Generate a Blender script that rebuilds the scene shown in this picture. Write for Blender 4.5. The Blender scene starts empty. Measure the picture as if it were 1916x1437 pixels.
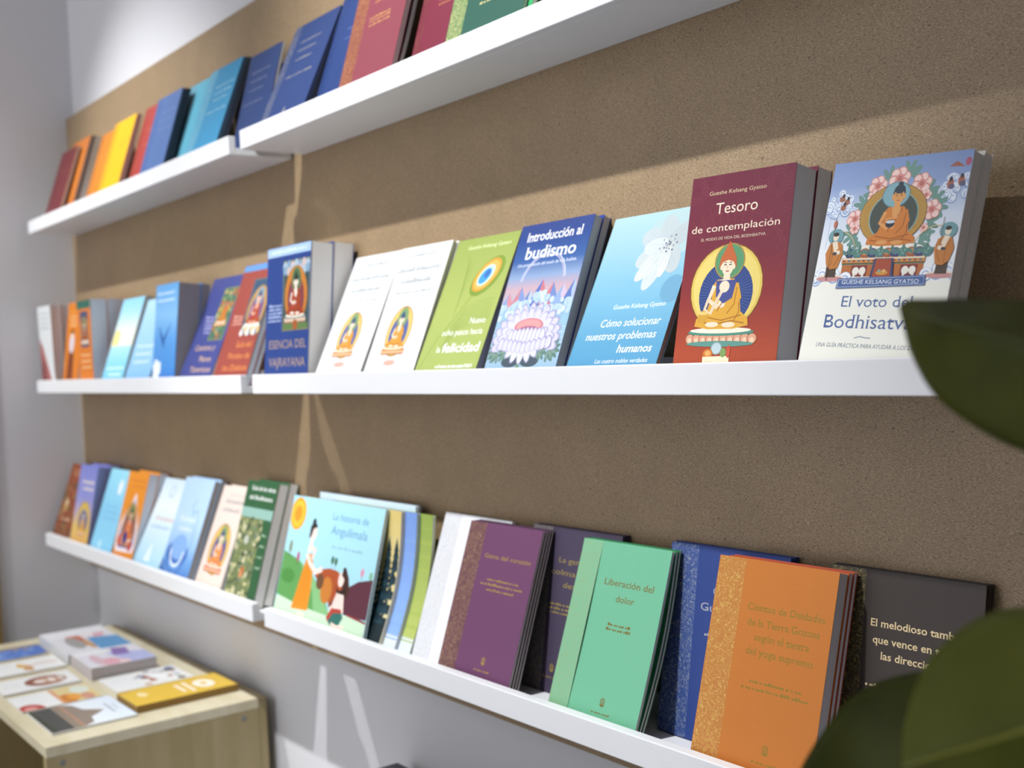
import bpy, math, random
from mathutils import Vector, Matrix, geometry
random.seed(7)
S = bpy.context.scene
COL = S.collection

# ---------------------------------------------------------------- camera
FOCAL_PX = 2146.71
cd = bpy.data.cameras.new('camera')
cam = bpy.data.objects.new('camera', cd)
COL.objects.link(cam)
CAM_POS = Vector((2.8458, -0.8673, 1.2965))
fwd = Vector((-0.794468, 0.60666809, -0.02782841))
rgt = Vector((0.60728409, 0.79321551, -0.04489075))
upv = Vector((0.00515986, 0.05256402, 0.99860423))
m = Matrix((rgt, upv, -fwd)).transposed().to_4x4()
m.translation = CAM_POS
cam.matrix_world = m
cd.sensor_fit = 'HORIZONTAL'
cd.sensor_width = 36.0
cd.lens = 36.0 * FOCAL_PX / 1916.0
cd.clip_start = 0.05
cd.dof.use_dof = True
cd.dof.focus_distance = 1.03
cd.dof.aperture_fstop = 5.6
S.camera = cam

# ---------------------------------------------------------------- light and exposure
S.view_settings.view_transform = 'Standard'
S.view_settings.look = 'None'
S.view_settings.gamma = 1.0
S.view_settings.use_curve_mapping = False
S.view_settings.exposure = 0.0
w = bpy.data.worlds.new('world'); S.world = w
w.use_nodes = True
w.node_tree.nodes['Background'].inputs[0].default_value = (0.92, 0.95, 1.0, 1)
w.node_tree.nodes['Background'].inputs[1].default_value = 2.35
LAMPS = [  # x, y, z, aim, watts, cone
    (0.20, -1.10, 2.90, (0.55, 0.0, 1.08), 165.0, 50),
    (1.67, -1.10, 2.90, (1.60, 0.0, 1.13), 195.0, 53),
]
LAMP_COLOUR = (0.95, 0.975, 1.0)

# ---------------------------------------------------------------- materials
def lin(h):
    h = h.lstrip('#')
    r = [int(h[i:i+2], 16) / 255 for i in (0, 2, 4)]
    return tuple((c / 12.92 if c <= 0.04045 else ((c + 0.055) / 1.055) ** 2.4) for c in r) + (1.0,)
_m = {}
def new_mat(name):
    mt = bpy.data.materials.new(name); mt.use_nodes = True
    return mt, mt.node_tree.nodes, mt.node_tree.links, mt.node_tree.nodes['Principled BSDF']
def paint(h, rough=0.42, metal=0.0, spec=0.4):
    k = ('p', h, rough, metal)
    if k not in _m:
        mt, n, l, b = new_mat('ink_' + h.lstrip('#'))
        b.inputs['Base Color'].default_value = lin(h)
        b.inputs['Roughness'].default_value = rough
        b.inputs['Metallic'].default_value = metal
        b.inputs['Specular IOR Level'].default_value = spec
        _m[k] = mt
    return _m[k]
def gold(h='#a8935a'):
    return paint(h, 0.36, 0.2)
def grad(stops, rough=0.42):
    k = ('g', tuple(stops))
    if k not in _m:
        mt, n, l, b = new_mat('printed_gradient')
        uv = n.new('ShaderNodeUVMap'); uv.uv_map = 'UVMap'
        sp = n.new('ShaderNodeSeparateXYZ'); rp = n.new('ShaderNodeValToRGB')
        l.new(uv.outputs[0], sp.inputs[0]); l.new(sp.outputs[1], rp.inputs[0])
        e = rp.color_ramp.elements
        while len(e) > 1: e.remove(e[-1])
        e[0].position = stops[0][0]; e[0].color = lin(stops[0][1])
        for p, c in stops[1:]:
            x = e.new(p); x.color = lin(c)
        l.new(rp.outputs[0], b.inputs['Base Color'])
        b.inputs['Roughness'].default_value = rough
        b.inputs['Specular IOR Level'].default_value = 0.4
        _m[k] = mt
    return _m[k]
def band(base, foil='#b09a5c', amount=0.5, scale=130.0):
    """cover strip stamped with a curling foil pattern"""
    k = ('b', base, foil, amount, scale)
    if k not in _m:
        mt, n, l, b = new_mat('foil_band')
        tc = n.new('ShaderNodeTexCoord')
        nz = n.new('ShaderNodeTexNoise'); nz.inputs['Scale'].default_value = scale
        nz.inputs['Detail'].default_value = 1.0; nz.inputs['Distortion'].default_value = 2.2
        rp = n.new('ShaderNodeValToRGB')
        e = rp.color_ramp.elements
        e[0].position = 0.462; e[0].color = (0, 0, 0, 1)
        e[1].position = 0.482; e[1].color = (1, 1, 1, 1)
        x = e.new(0.518); x.color = (1, 1, 1, 1)
        x = e.new(0.54); x.color = (0, 0, 0, 1)
        ml = n.new('ShaderNodeMath'); ml.operation = 'MULTIPLY'; ml.inputs[1].default_value = amount * 0.8
        mx = n.new('ShaderNodeMix'); mx.data_type = 'RGBA'
        mx.inputs[6].default_value = lin(base); mx.inputs[7].default_value = lin(foil)
        l.new(tc.outputs['Object'], nz.inputs['Vector']); l.new(nz.outputs[0], rp.inputs[0])
        l.new(rp.outputs[0], ml.inputs[0]); l.new(ml.outputs[0], mx.inputs[0])
        l.new(mx.outputs[2], b.inputs['Base Color']); b.inputs['Metallic'].default_value = 0.15
        b.inputs['Roughness'].default_value = 0.4
        _m[k] = mt
    return _m[k]
def cloth(h, amount=0.06):
    """fine laid-paper cover"""
    k = ('c', h)
    if k not in _m:
        mt, n, l, b = new_mat('laid_card_' + h.lstrip('#'))
        tc = n.new('ShaderNodeTexCoord'); mp = n.new('ShaderNodeMapping')
        mp.inputs['Scale'].default_value = (60, 60, 1100)
        nz = n.new('ShaderNodeTexNoise'); nz.inputs['Scale'].default_value = 1.0
        mr = n.new('ShaderNodeMapRange'); mr.inputs[3].default_value = 1 - amount; mr.inputs[4].default_value = 1 + amount
        mx = n.new('ShaderNodeVectorMath'); mx.operation = 'SCALE'; mx.inputs[0].default_value = lin(h)[:3]
        l.new(tc.outputs['Object'], mp.inputs[0]); l.new(mp.outputs[0], nz.inputs['Vector'])
        l.new(nz.outputs[0], mr.inputs[0]); l.new(mr.outputs[0], mx.inputs[3])
        l.new(mx.outputs[0], b.inputs['Base Color'])
        b.inputs['Roughness'].default_value = 0.5
        b.inputs['Specular IOR Level'].default_value = 0.35
        _m[k] = mt
    return _m[k]
def pages_mat(h='#d9d6d0'):
    k = ('pg', h)
    if k not in _m:
        mt, n, l, b = new_mat('page_edges')
        tc = n.new('ShaderNodeTexCoord'); mp = n.new('ShaderNodeMapping')
        mp.inputs['Scale'].default_value = (1, 1700, 3)
        nz = n.new('ShaderNodeTexNoise'); nz.inputs['Scale'].default_value = 1.0; nz.inputs['Detail'].default_value = 2
        mr = n.new('ShaderNodeMapRange'); mr.inputs[3].default_value = 0.86; mr.inputs[4].default_value = 1.12
        mx = n.new('ShaderNodeVectorMath'); mx.operation = 'SCALE'; mx.inputs[0].default_value = lin(h)[:3]
        l.new(tc.outputs['Object'], mp.inputs[0]); l.new(mp.outputs[0], nz.inputs['Vector'])
        l.new(nz.outputs[0], mr.inputs[0]); l.new(mr.outputs[0], mx.inputs[3])
        l.new(mx.outputs[0], b.inputs['Base Color'])
        b.inputs['Roughness'].default_value = 0.8
        _m[k] = mt
    return _m[k]
def wall_mat(h, bump=0.05):
    mt, n, l, b = new_mat('painted_plaster')
    tc = n.new('ShaderNodeTexCoord'); nz = n.new('ShaderNodeTexNoise'); nz.inputs['Scale'].default_value = 90
    bp = n.new('ShaderNodeBump'); bp.inputs['Strength'].default_value = bump; bp.inputs['Distance'].default_value = 0.002
    l.new(tc.outputs['Object'], nz.inputs['Vector']); l.new(nz.outputs[0], bp.inputs['Height']); l.new(bp.outputs[0], b.inputs['Normal'])
    b.inputs['Base Color'].default_value = lin(h); b.inputs['Roughness'].default_value = 0.75
    return mt
def particle_mat():
    mt, n, l, b = new_mat('pressed_wood_particles')
    tc = n.new('ShaderNodeTexCoord')
    def chips(scale, sx, sz, rot):
        mp = n.new('ShaderNodeMapping'); mp.inputs['Scale'].default_value = (sx, 1, sz); mp.inputs['Rotation'].default_value = (0, rot, 0)
        nz = n.new('ShaderNodeTexNoise'); nz.inputs['Scale'].default_value = scale; nz.inputs['Detail'].default_value = 3.5
        nz.inputs['Roughness'].default_value = 0.62; nz.inputs['Distortion'].default_value = 0.8
        l.new(tc.outputs['Object'], mp.inputs[0]); l.new(mp.outputs[0], nz.inputs['Vector'])
        return nz.outputs[0]
    a = chips(1.0, 420, 1150, 0.35); c = chips(1.0, 420, 1150, 1.45); f = chips(1.0, 420, 1150, 2.5); d = chips(9, 1, 1, 0)
    mxa = n.new('ShaderNodeMath'); mxa.operation = 'MAXIMUM'; l.new(a, mxa.inputs[0]); l.new(c, mxa.inputs[1])
    ad = n.new('ShaderNodeMath'); ad.operation = 'ADD'; l.new(mxa.outputs[0], ad.inputs[0]); l.new(f, ad.inputs[1])
    hf = n.new('ShaderNodeMath'); hf.operation = 'MULTIPLY'; hf.inputs[1].default_value = 0.5; l.new(ad.outputs[0], hf.inputs[0])
    rp = n.new('ShaderNodeValToRGB'); e = rp.color_ramp.elements
    e[0].position = 0.38; e[0].color = lin('#46341f')
    e[1].position = 0.70; e[1].color = lin('#decda8')
    for p, h in ((0.44, '#826a4c'), (0.52, '#9a8060'), (0.58, '#a9906c'), (0.64, '#bba57e')):
        x = e.new(p); x.color = lin(h)
    l.new(hf.outputs[0], rp.inputs[0])
    sp = chips(1.0, 260, 420, 0.9)
    dk = n.new('ShaderNodeMapRange'); dk.inputs[1].default_value = 0.63; dk.inputs[2].default_value = 0.69
    dk.inputs[3].default_value = 1.0; dk.inputs[4].default_value = 0.3; l.new(sp, dk.inputs[0])
    mr = n.new('ShaderNodeMapRange'); mr.inputs[1].default_value = 0.3; mr.inputs[2].default_value = 0.7
    mr.inputs[3].default_value = 0.93; mr.inputs[4].default_value = 1.07; l.new(d, mr.inputs[0])
    sc = n.new('ShaderNodeVectorMath'); sc.operation = 'SCALE'
    mm = n.new('ShaderNodeMath'); mm.operation = 'MULTIPLY'; l.new(mr.outputs[0], mm.inputs[0]); l.new(dk.outputs[0], mm.inputs[1])
    l.new(rp.outputs[0], sc.inputs[0]); l.new(mm.outputs[0], sc.inputs[3]); l.new(sc.outputs[0], b.inputs['Base Color'])
    b.inputs['Roughness'].default_value = 0.62; b.inputs['Specular IOR Level'].default_value = 0.5
    b.inputs['Coat Weight'].default_value = 0.45; b.inputs['Coat Roughness'].default_value = 0.45
    return mt
def wood_mat(h, h2, scale=(3, 14, 1.2)):
    mt, n, l, b = new_mat('pale_veneer')
    tc = n.new('ShaderNodeTexCoord'); mp = n.new('ShaderNodeMapping'); mp.inputs['Scale'].default_value = scale
    nz = n.new('ShaderNodeTexNoise'); nz.inputs['Scale'].default_value = 3.0; nz.inputs['Detail'].default_value = 4; nz.inputs['Distortion'].default_value = 0.6
    rp = n.new('ShaderNodeValToRGB'); e = rp.color_ramp.elements
    e[0].position = 0.3; e[0].color = lin(h2); e[1].position = 0.7; e[1].color = lin(h)
    l.new(tc.outputs['Object'], mp.inputs[0]); l.new(mp.outputs[0], nz.inputs['Vector']); l.new(nz.outputs[0], rp.inputs[0])
    l.new(rp.outputs[0], b.inputs['Base Color']); b.inputs['Roughness'].default_value = 0.45
    return mt
def leaf_mat(h, h2):
    mt, n, l, b = new_mat('waxy_leaf')
    tc = n.new('ShaderNodeTexCoord'); nz = n.new('ShaderNodeTexNoise'); nz.inputs['Scale'].default_value = 22; nz.inputs['Detail'].default_value = 2
    rp = n.new('ShaderNodeValToRGB'); e = rp.color_ramp.elements
    e[0].position = 0.3; e[0].color = lin(h2); e[1].position = 0.7; e[1].color = lin(h)
    l.new(tc.outputs['Object'], nz.inputs['Vector']); l.new(nz.outputs[0], rp.inputs[0]); l.new(rp.outputs[0], b.inputs['Base Color'])
    b.inputs['Roughness'].default_value = 0.42; b.inputs['Specular IOR Level'].default_value = 0.16
    return mt
WHITE_LACQUER = paint('#ebebec', 0.4)

# ---------------------------------------------------------------- mesh helpers
class MB:
    def __init__(s): s.v = []; s.f = []; s.mi = []; s.mats = []; s.uv = {}
    def idx(s, mt):
        if mt not in s.mats: s.mats.append(mt)
        return s.mats.index(mt)
    def add(s, vs, fs, mt, uvs=None):
        o = len(s.v); s.v += [tuple(v) for v in vs]; k = s.idx(mt)
        for f in fs:
            if uvs: s.uv[len(s.f)] = [uvs[i] for i in f]
            s.f.append(tuple(i + o for i in f)); s.mi.append(k)
    def box(s, x0, x1, y0, y1, z0, z1, mt, nz=1):
        vs = []; fs = []
        for k in range(nz + 1):
            z = z0 + (z1 - z0) * k / nz
            vs += [(x0, y0, z), (x1, y0, z), (x1, y1, z), (x0, y1, z)]
        for k in range(nz):
            b = 4 * k
            for j in range(4):
                fs.append((b + j, b + (j + 1) % 4, b + 4 + (j + 1) % 4, b + 4 + j))
        fs.append((3, 2, 1, 0)); b = 4 * nz; fs.append((b, b + 1, b + 2, b + 3))
        s.add(vs, fs, mt)
    def tube(s, pts, rad, mt, seg=10):
        pts = [Vector(p) for p in pts]; vs = []; fs = []
        n = len(pts)
        for i, p in enumerate(pts):
            t = (pts[min(i + 1, n - 1)] - pts[max(i - 1, 0)]).normalized()
            a = t.orthogonal().normalized() if i == 0 else (a - t * a.dot(t)).normalized()
            b = t.cross(a); r = rad[i] if isinstance(rad, (list, tuple)) else rad
            for j in range(seg):
                g = 2 * math.pi * j / seg
                vs.append(p + a * r * math.cos(g) + b * r * math.sin(g))
        for i in range(n - 1):
            for j in range(seg):
                fs.append((i * seg + j, i * seg + (j + 1) % seg, (i + 1) * seg + (j + 1) % seg, (i + 1) * seg + j))
        fs.append(tuple(range(seg))[::-1]); fs.append(tuple((n - 1) * seg + j for j in range(seg)))
        s.add(vs, fs, mt)
    def lathe(s, prof, mt, seg=32, c=(0, 0, 0)):
        vs = []; fs = []
        for r, z in prof:
            for j in range(seg):
                g = 2 * math.pi * j / seg; vs.append((c[0] + r * math.cos(g), c[1] + r * math.sin(g), c[2] + z))
        for i in range(len(prof) - 1):
            for j in range(seg):
                fs.append((i * seg + j, i * seg + (j + 1) % seg, (i + 1) * seg + (j + 1) % seg, (i + 1) * seg + j))
        s.add(vs, fs, mt)
    def build(s, name, parent=None, deform=None, bevel=0, smooth=False):
        me = bpy.data.meshes.new(name)
        vs = [deform(v) for v in s.v] if deform else s.v
        me.from_pydata(vs, [], s.f)
        for mt in s.mats: me.materials.append(mt)
        me.polygons.foreach_set('material_index', s.mi)
        if s.uv:
            ul = me.uv_layers.new(name='UVMap')
            for fi, uvs in s.uv.items():
                p = me.polygons[fi]
                for k, li in enumerate(p.loop_indices): ul.data[li].uv = uvs[k]
        if smooth: me.polygons.foreach_set('use_smooth', [True] * len(me.polygons))
        me.update()
        o = bpy.data.objects.new(name, me); COL.objects.link(o)
        if parent: o.parent = parent
        if bevel:
            b = o.modifiers.new('bevel', 'BEVEL'); b.width = bevel; b.segments = 2; b.limit_method = 'ANGLE'
        return o
def tag(o, label=None, cat=None, group=None, kind=None):
    if label: o['label'] = label
    if cat: o['category'] = cat
    if group: o['group'] = group
    if kind: o['kind'] = kind
    return o
def empty(name, loc, rot=(0, 0, 0)):
    o = bpy.data.objects.new(name, None); o.location = loc; o.rotation_euler = rot
    o.empty_display_size = 0.03; COL.objects.link(o); return o

# ---------------------------------------------------------------- lettering
_txt = {}
def glyphs(s, bold=0.0, serif=False, ital=0.0):
    k = (s, bold, serif, ital)
    if k in _txt: return _txt[k]
    cu = bpy.data.curves.new('lettering', 'FONT'); cu.body = s; cu.size = 1; cu.resolution_u = 3; cu.offset = bold; cu.shear = 0.0
    o = bpy.data.objects.new('lettering', cu)
    me = bpy.data.meshes.new_from_object(o)
    vs = [(v.co.x, v.co.y) for v in me.vertices]; fs = [tuple(p.vertices) for p in me.polygons]
    if serif:
        cnt = {}
        for f in fs:
            for i in range(len(f)):
                e = tuple(sorted((f[i], f[(i + 1) % len(f)]))); cnt[e] = cnt.get(e, 0) + 1
        for (a, b), c in cnt.items():
            if c != 1: continue
            (x0, y0), (x1, y1) = vs[a], vs[b]
            if abs(y0 - y1) < 0.004 and 0.04 < abs(x0 - x1) < 0.16:
                x0, x1 = min(x0, x1), max(x0, x1); up = y0 < 0.15
                y = y0; h = 0.035 if up else -0.035; o2 = len(vs); e = 0.055
                vs += [(x0 - e, y), (x1 + e, y), (x1 + 0.01, y + h), (x0 - 0.01, y + h)]
                fs.append((o2, o2 + 1, o2 + 2, o2 + 3))
    if ital: vs = [(x + ital * y, y) for x, y in vs]
    bpy.data.objects.remove(o); bpy.data.curves.remove(cu); bpy.data.meshes.remove(me)
    _txt[k] = (vs, fs); return _txt[k]
CAP = 0.72

class Cover:
    """printed artwork of one cover, in fractions of its width (u) and height (v)"""
    EPS = 7e-6
    def __init__(s, W, H, trim=0.0):
        s.W, s.H, s.trim = W, H, trim; s.mb = MB(); s.seen = []
    def _emit(s, vs, fs, mt, uvs=None):
        us = [p[0] for p in vs]; ws = [p[1] for p in vs]; q = (min(us), max(us), min(ws), max(ws))
        k = 1 + max((b[4] for b in s.seen if b[0] < q[1] and q[0] < b[1] and b[2] < q[3] and q[2] < b[3]), default=0)
        s.seen.append(q + (k,)); y = -s.EPS * k - 1e-5
        s.mb.add([(u * s.W, y, v * s.H - s.trim) for u, v in vs], fs, mt, uvs)
    def mat(s, c): return paint(c) if isinstance(c, str) else c
    def poly(s, pts, c, clip=True):
        zmin = (s.trim + 0.0006) / s.H
        for ax, lim, sg in ((0, 0.004, 1), (0, 0.996, -1), (1, zmin, 1), (1, 0.997, -1)):
            out = []
            for i in range(len(pts)):
                a, b = pts[i - 1], pts[i]; da = (a[ax] - lim) * sg; db = (b[ax] - lim) * sg
                if (da >= 0) != (db >= 0):
                    t = da / (da - db); out.append((a[0] + (b[0] - a[0]) * t, a[1] + (b[1] - a[1]) * t))
                if db >= 0: out.append(b)
            pts = out
            if len(pts) < 3: return
        tr = geometry.tessellate_polygon([[Vector((u * s.W, v * s.H, 0)) for u, v in pts]])
        fs = []
        for t in tr:
            (x0, y0), (x1, y1), (x2, y2) = (pts[i] for i in t)
            cr = (x1 - x0) * (y2 - y0) - (x2 - x0) * (y1 - y0)
            if abs(cr) > 1e-12: fs.append(tuple(t) if cr > 0 else tuple(reversed(t)))
        s._emit(pts, fs, s.mat(c))
    def rect(s, u0, v0, u1, v1, c): s.poly([(u0, v0), (u1, v0), (u1, v1), (u0, v1)], c)
    def grad(s, u0, v0, u1, v1, stops):
        zmin = (s.trim + 0.0006) / s.H; t0 = 0.0
        if v0 < zmin: t0 = (zmin - v0) / (v1 - v0); v0 = zmin
        n = 10; vs = []; uv = []; fs = []
        for i in range(n + 1):
            t = t0 + (1 - t0) * i / n; v = v0 + (v1 - v0) * i / n
            vs += [(u0, v), (u1, v)]; uv += [(0, t), (1, t)]
        for i in range(n): fs.append((2 * i, 2 * i + 1, 2 * i + 3, 2 * i + 2))
        s._emit(vs, fs, grad(stops), uv)
    def ell(s, u, v, ru, rv, c, n=28, a0=0.0, a1=360.0, rot=0.0):
        full = abs(a1 - a0) >= 360; pts = []
        for i in range(n if full else n + 1):
            g = math.radians(a0 + (a1 - a0) * i / n); x = ru * math.cos(g); y = rv * math.sin(g)
            if rot:
                X, Y = x * s.W, y * s.H; r = math.radians(rot)
                x, y = (X * math.cos(r) - Y * math.sin(r)) / s.W, (X * math.sin(r) + Y * math.cos(r)) / s.H
            pts.append((u + x, v + y))
        s.poly(pts, c)
    def disc(s, u, v, r, c, **k): s.ell(u, v, r / s.W, r / s.H, c, **k)
    def stroke(s, pts, wd, c):
        P = [Vector((u * s.W, v * s.H)) for u, v in pts]; L = []; R = []
        for i, p in enumerate(P):
            t = (P[min(i + 1, len(P) - 1)] - P[max(i - 1, 0)]).normalized(); nn = Vector((-t.y, t.x)) * wd * 0.5
            L.append(p + nn); R.append(p - nn)
        zmin = s.trim + 0.0006
        vs = [(min(max(q.x / s.W, .004), .996), min(max(q.y, zmin) / s.H, .997)) for q in R + L]; n = len(P)
        s._emit(vs, [(i, i + 1, n + i + 1, n + i) for i in range(n - 1)], s.mat(c))
    def arc(s, u, v, r, a0, a1, wd, c, n=14, ry=None):
        ry = ry or r
        s.stroke([(u + r / s.W * math.cos(math.radians(a0 + (a1 - a0) * i / n)), v + ry / s.H * math.sin(math.radians(a0 + (a1 - a0) * i / n))) for i in range(n + 1)], wd, c)
    def text(s, t, u0, u1, v, ch, c, bold=0.0, serif=False, ital=0.0):
        """fitted between u0 and u1, baseline v, capital height ch (fraction of height)"""
        vs, fs = glyphs(t, bold, serif, ital)
        x0 = min(p[0] for p in vs); x1 = max(p[0] for p in vs); k = ch / CAP
        s._emit([(u0 + (x - x0) / (x1 - x0) * (u1 - u0), max(v + y * k, (s.trim + .0006) / s.H)) for x, y in vs], fs, s.mat(c))
    def scrib(s, u0, u1, v, h, c, seed=1):
        """a line too small to read: short broken dashes"""
        r = random.Random(seed); u = u0; vs = []; fs = []
        while u < u1 - 0.01:
            e = min(u1, u + r.uniform(0.012, 0.03)); hh = h * r.choice((0.62, 0.62, 0.7, 1.0)); o = len(vs)
            vs += [(u, v), (e, v), (e, v + hh), (u, v + hh)]; fs.append((o, o + 1, o + 2, o + 3)); u = e + r.choice((0.005, 0.006, 0.016))
        s._emit(vs, fs, s.mat(c))
    # ---- drawn motifs
    def seated(s, u, v, R, robe, skin='#e8c8a4', hair='#26303c', halo='#5f8f78', aura=('#d8b45a', '#38508c'), hat=None, fold='#a5701f', petals='#d98a4a', detail=True):
        """seated figure on a lotus: (u, v) is the middle of the lap, R the half width of the knees in metres"""
        P = lambda x, y: (u + x * R / s.W, v + y * R / s.H)
        E = lambda x, y, rx, ry, c, **k: s.ell(*P(x, y), rx * R / s.W, ry * R / s.H, c, **k)
        G = lambda pts, c: s.poly([P(*p) for p in pts], c)
        K = lambda pts, wd, c: s.stroke([P(*p) for p in pts], wd * R, c)
        if aura:
            E(0.05, 1.1, 1.42, 1.72, '#8a6a3a'); E(0.05, 1.1, 1.36, 1.66, aura[0]); E(0.05, 0.95, 1.02, 1.3, aura[1])
            if detail:
                for i in range(40):
                    g = math.radians(i * 9); K([(0.05 + .6 * math.cos(g), .95 + .75 * math.sin(g)), (0.05 + .98 * math.cos(g), .95 + 1.24 * math.sin(g))], 0.012, '#8fa2d0')
        if halo: E(0.08, 2.02, 0.6, 0.72, '#a88c4e'); E(0.08, 2.02, 0.56, 0.67, halo)
        if petals:
            E(0, -.12, 1.25, .13, '#4e7c74')
            for i in range(9):
                x = -1.16 + 2.32 * i / 8
                E(x, -.27, .2, .22, '#9c5430'); E(x, -.25, .17, .19, petals); E(x, -.3, .1, .1, '#f0cfa8')
            E(0, -.02, 1.15, .11, '#f2ead6')
        G([(-1.05, .05), (-1.0, .28), (-.62, .5), (-.45, .95), (-.5, 1.25), (-.3, 1.46), (.36, 1.46), (.58, 1.2), (.66, .8), (.72, .48), (1.02, .26), (1.06, .05), (.5, -.04), (-.5, -.04)], robe)
        G([(-.16, 1.46), (.2, 1.46), (.26, 1.2), (.1, .95), (-.08, 1.1)], skin)
        K([(-.4, 1.28), (-.58, .85), (-.2, .62)], .15, skin if detail else robe)
        K([(.44, 1.3), (.6, .9), (.3, .56)], .22, robe)
        E(-.05, .72, .14, .12, skin)
        if detail:
            for a in ([(.3, 1.4), (.1, .95), (-.2, .5)], [(.5, 1.2), (.45, .7), (.2, .42)], [(-.9, .2), (-.3, .1), (.4, .2), (.9, .12)], [(-.7, .35), (0, .22), (.75, .36)], [(.62, .75), (.66, .45), (.5, .2)]):
                K(a, .035, fold)
            E(-.35, .1, .26, .08, skin); E(.3, .08, .26, .08, skin)
        E(.05, 1.52, .13, .2, skin)
        E(.05, 1.95, .27, .36, hair); E(.05, 1.86, .23, .3, skin)
        E(-.2, 1.85, .045, .11, skin); E(.3, 1.85, .045, .11, skin)
        if hat: G([(-.3, 1.75), (-.26, 2.1), (.05, 2.62), (.36, 2.1), (.4, 1.75), (.26, 1.98), (.05, 2.04), (-.16, 1.98)], hat)
        else: E(.05, 2.14, .23, .17, hair); E(.05, 2.33, .11, .11, hair)
        if detail:
            K([(-.1, 1.9), (0, 1.89)], .03, '#3a2a20'); K([(.1, 1.89), (.2, 1.9)], .03, '#3a2a20')
            K([(-.11, 1.96), (0, 1.97)], .02, '#3a2a20'); K([(.1, 1.97), (.21, 1.96)], .02, '#3a2a20')
            K([(.05, 1.86), (.03, 1.78)], .02, '#b98a60'); K([(-.01, 1.7), (.11, 1.7)], .035, '#b05040')
    def cloud(s, u, v, R, c='#f2f3f0', line='#7d97bd', seed=1):
        r = random.Random(seed)
        for i in range(7):
            a = r.uniform(-1, 1); b = r.uniform(-.25, .45) * (1 - abs(a)); q = r.uniform(.22, .38)
            s.disc(u + a * R / s.W, v + b * R / s.H, q * R, line); s.disc(u + a * R / s.W, v + (b + .03) * R / s.H, q * R * .88, c)
            s.arc(u + a * R / s.W, v + b * R / s.H, q * R * .5, 30, 300, R * .05, line, n=8)
    def peony(s, u, v, R, c='#d58f86', d='#f0cfc6'):
        for i in range(6):
            g = math.radians(60 * i + 15); s.disc(u + .6 * R * math.cos(g) / s.W, v + .6 * R * math.sin(g) / s.H, .5 * R, c); s.disc(u + .66 * R * math.cos(g) / s.W, v + .66 * R * math.sin(g) / s.H, .36 * R, d)
        s.disc(u, v, .45 * R, c); s.disc(u, v, .25 * R, '#b96a62')
    def leafy(s, u, v, R, c='#5f8676', n=5, a=90):
        for i in range(n):
            g = math.radians(a - 60 + 120 * i / max(1, n - 1)); s.ell(u + R * .6 * math.cos(g) / s.W, v + R * .6 * math.sin(g) / s.H, .5 * R / s.W, .18 * R / s.H, c, n=10, rot=math.degrees(g))
    def monk(s, u, v, h, robe='#c07a36', skin='#ead9c0', flip=1):
        P = lambda x, y: (u + flip * x * h / s.W, v + y * h / s.H)
        s.cloud(u, v + .02 * h / s.H, .42 * h, '#eef0f2', '#8fa6cf', seed=int(u * 100))
        s.ell(u, v + .04 * h / s.H, .3 * h / s.W, .07 * h / s.H, '#e7dccb'); s.ell(u, v + .02 * h / s.H, .3 * h / s.W, .05 * h / s.H, '#c98f8c')
        s.ell(*P(.02, .83), .17 * h / s.W, .15 * h / s.H, '#6f9aa0')
        s.poly([P(-.12, .05), P(-.1, .3), P(.12, .3), P(.12, .05)], '#4b3d33')
        s.poly([P(-.13, .22), P(-.2, .5), P(-.15, .68), P(-.03, .74), P(.12, .7), P(.19, .5), P(.13, .28), P(.02, .2)], robe)
        s.poly([P(-.03, .74), P(.08, .72), P(.0, .52), P(-.08, .6)], skin)
        s.ell(*P(.02, .82), .06 * h / s.W, .075 * h / s.H, skin); s.ell(*P(.02, .87), .062 * h / s.W, .04 * h / s.H, '#33302e')
        s.ell(*P(-.08, .52), .07 * h / s.W, .04 * h / s.H, skin); s.ell(*P(-.02, .5), .05 * h / s.W, .03 * h / s.H, '#3c3f46')
        s.stroke([P(.1, .66), P(.02, .45), P(.04, .25)], .012 * h, '#8a5424'); s.stroke([P(-.15, .6), P(-.12, .4), P(-.04, .26)], .012 * h, '#8a5424')
    def emblem(s, u, v, r, c):
        s.arc(u, v, r, 0, 360, r * .22, c, n=20); s.arc(u, v, r * .55, 0, 360, r * .2, c, n=14)
        for i in range(8):
            g = math.radians(45 * i); s.stroke([(u + r * .3 * math.cos(g) / s.W, v + r * .3 * math.sin(g) / s.H), (u + r * 1.2 * math.cos(g) / s.W, v + r * 1.2 * math.sin(g) / s.H)], r * .16, c)
        for a, b in ((200, 340), (215, 325)): s.arc(u, v - .5 * r / s.H, r * 1.15 if a == 200 else r * .85, a, b, r * .3, c, n=10)

# ---------------------------------------------------------------- the room
def struct(name, boxes, mt):
    b = MB()
    for q in boxes: b.box(*q, mt)
    return tag(b.build(name), kind='structure')
WALL = wall_mat('#d9d8da')
struct('wall_back', [(-0.16, 3.27, 0.018, 0.14, 0, 3.0)], WALL)
struct('wall_left', [(-0.16, -0.032, -0.212, 0.018, 0, 3.0), (-0.16, -0.032, -4.0, -1.16, 0, 3.0), (-0.16, -0.032, -1.16, -0.212, 2.1, 3.0)], WALL)
struct('trim_1', [(-0.17, -0.024, -0.29, -0.212, 0, 2.1), (-0.17, -0.024, -1.16, -1.082, 0, 2.1), (-0.17, -0.024, -1.082, -0.29, 2.03, 2.1)], wood_mat('#a98d5c', '#8e7447'))
dr = struct('door_1', [(-0.12, -0.08, -1.082, -0.29, 0, 2.03)], wood_mat('#b79b6a', '#9c8052'))
hb = MB(); hb.tube([(-0.08, -1.0, 1.02), (-0.035, -1.0, 1.02), (-0.03, -0.98, 1.02), (-0.03, -0.88, 1.02)], 0.009, paint('#9a9a98', .3, .9)); hb.build('door_handle', dr)
struct('floor', [(-0.16, 3.27, -4.0, 0.14, -0.1, 0)], wall_mat('#e4e4ea'))
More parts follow.
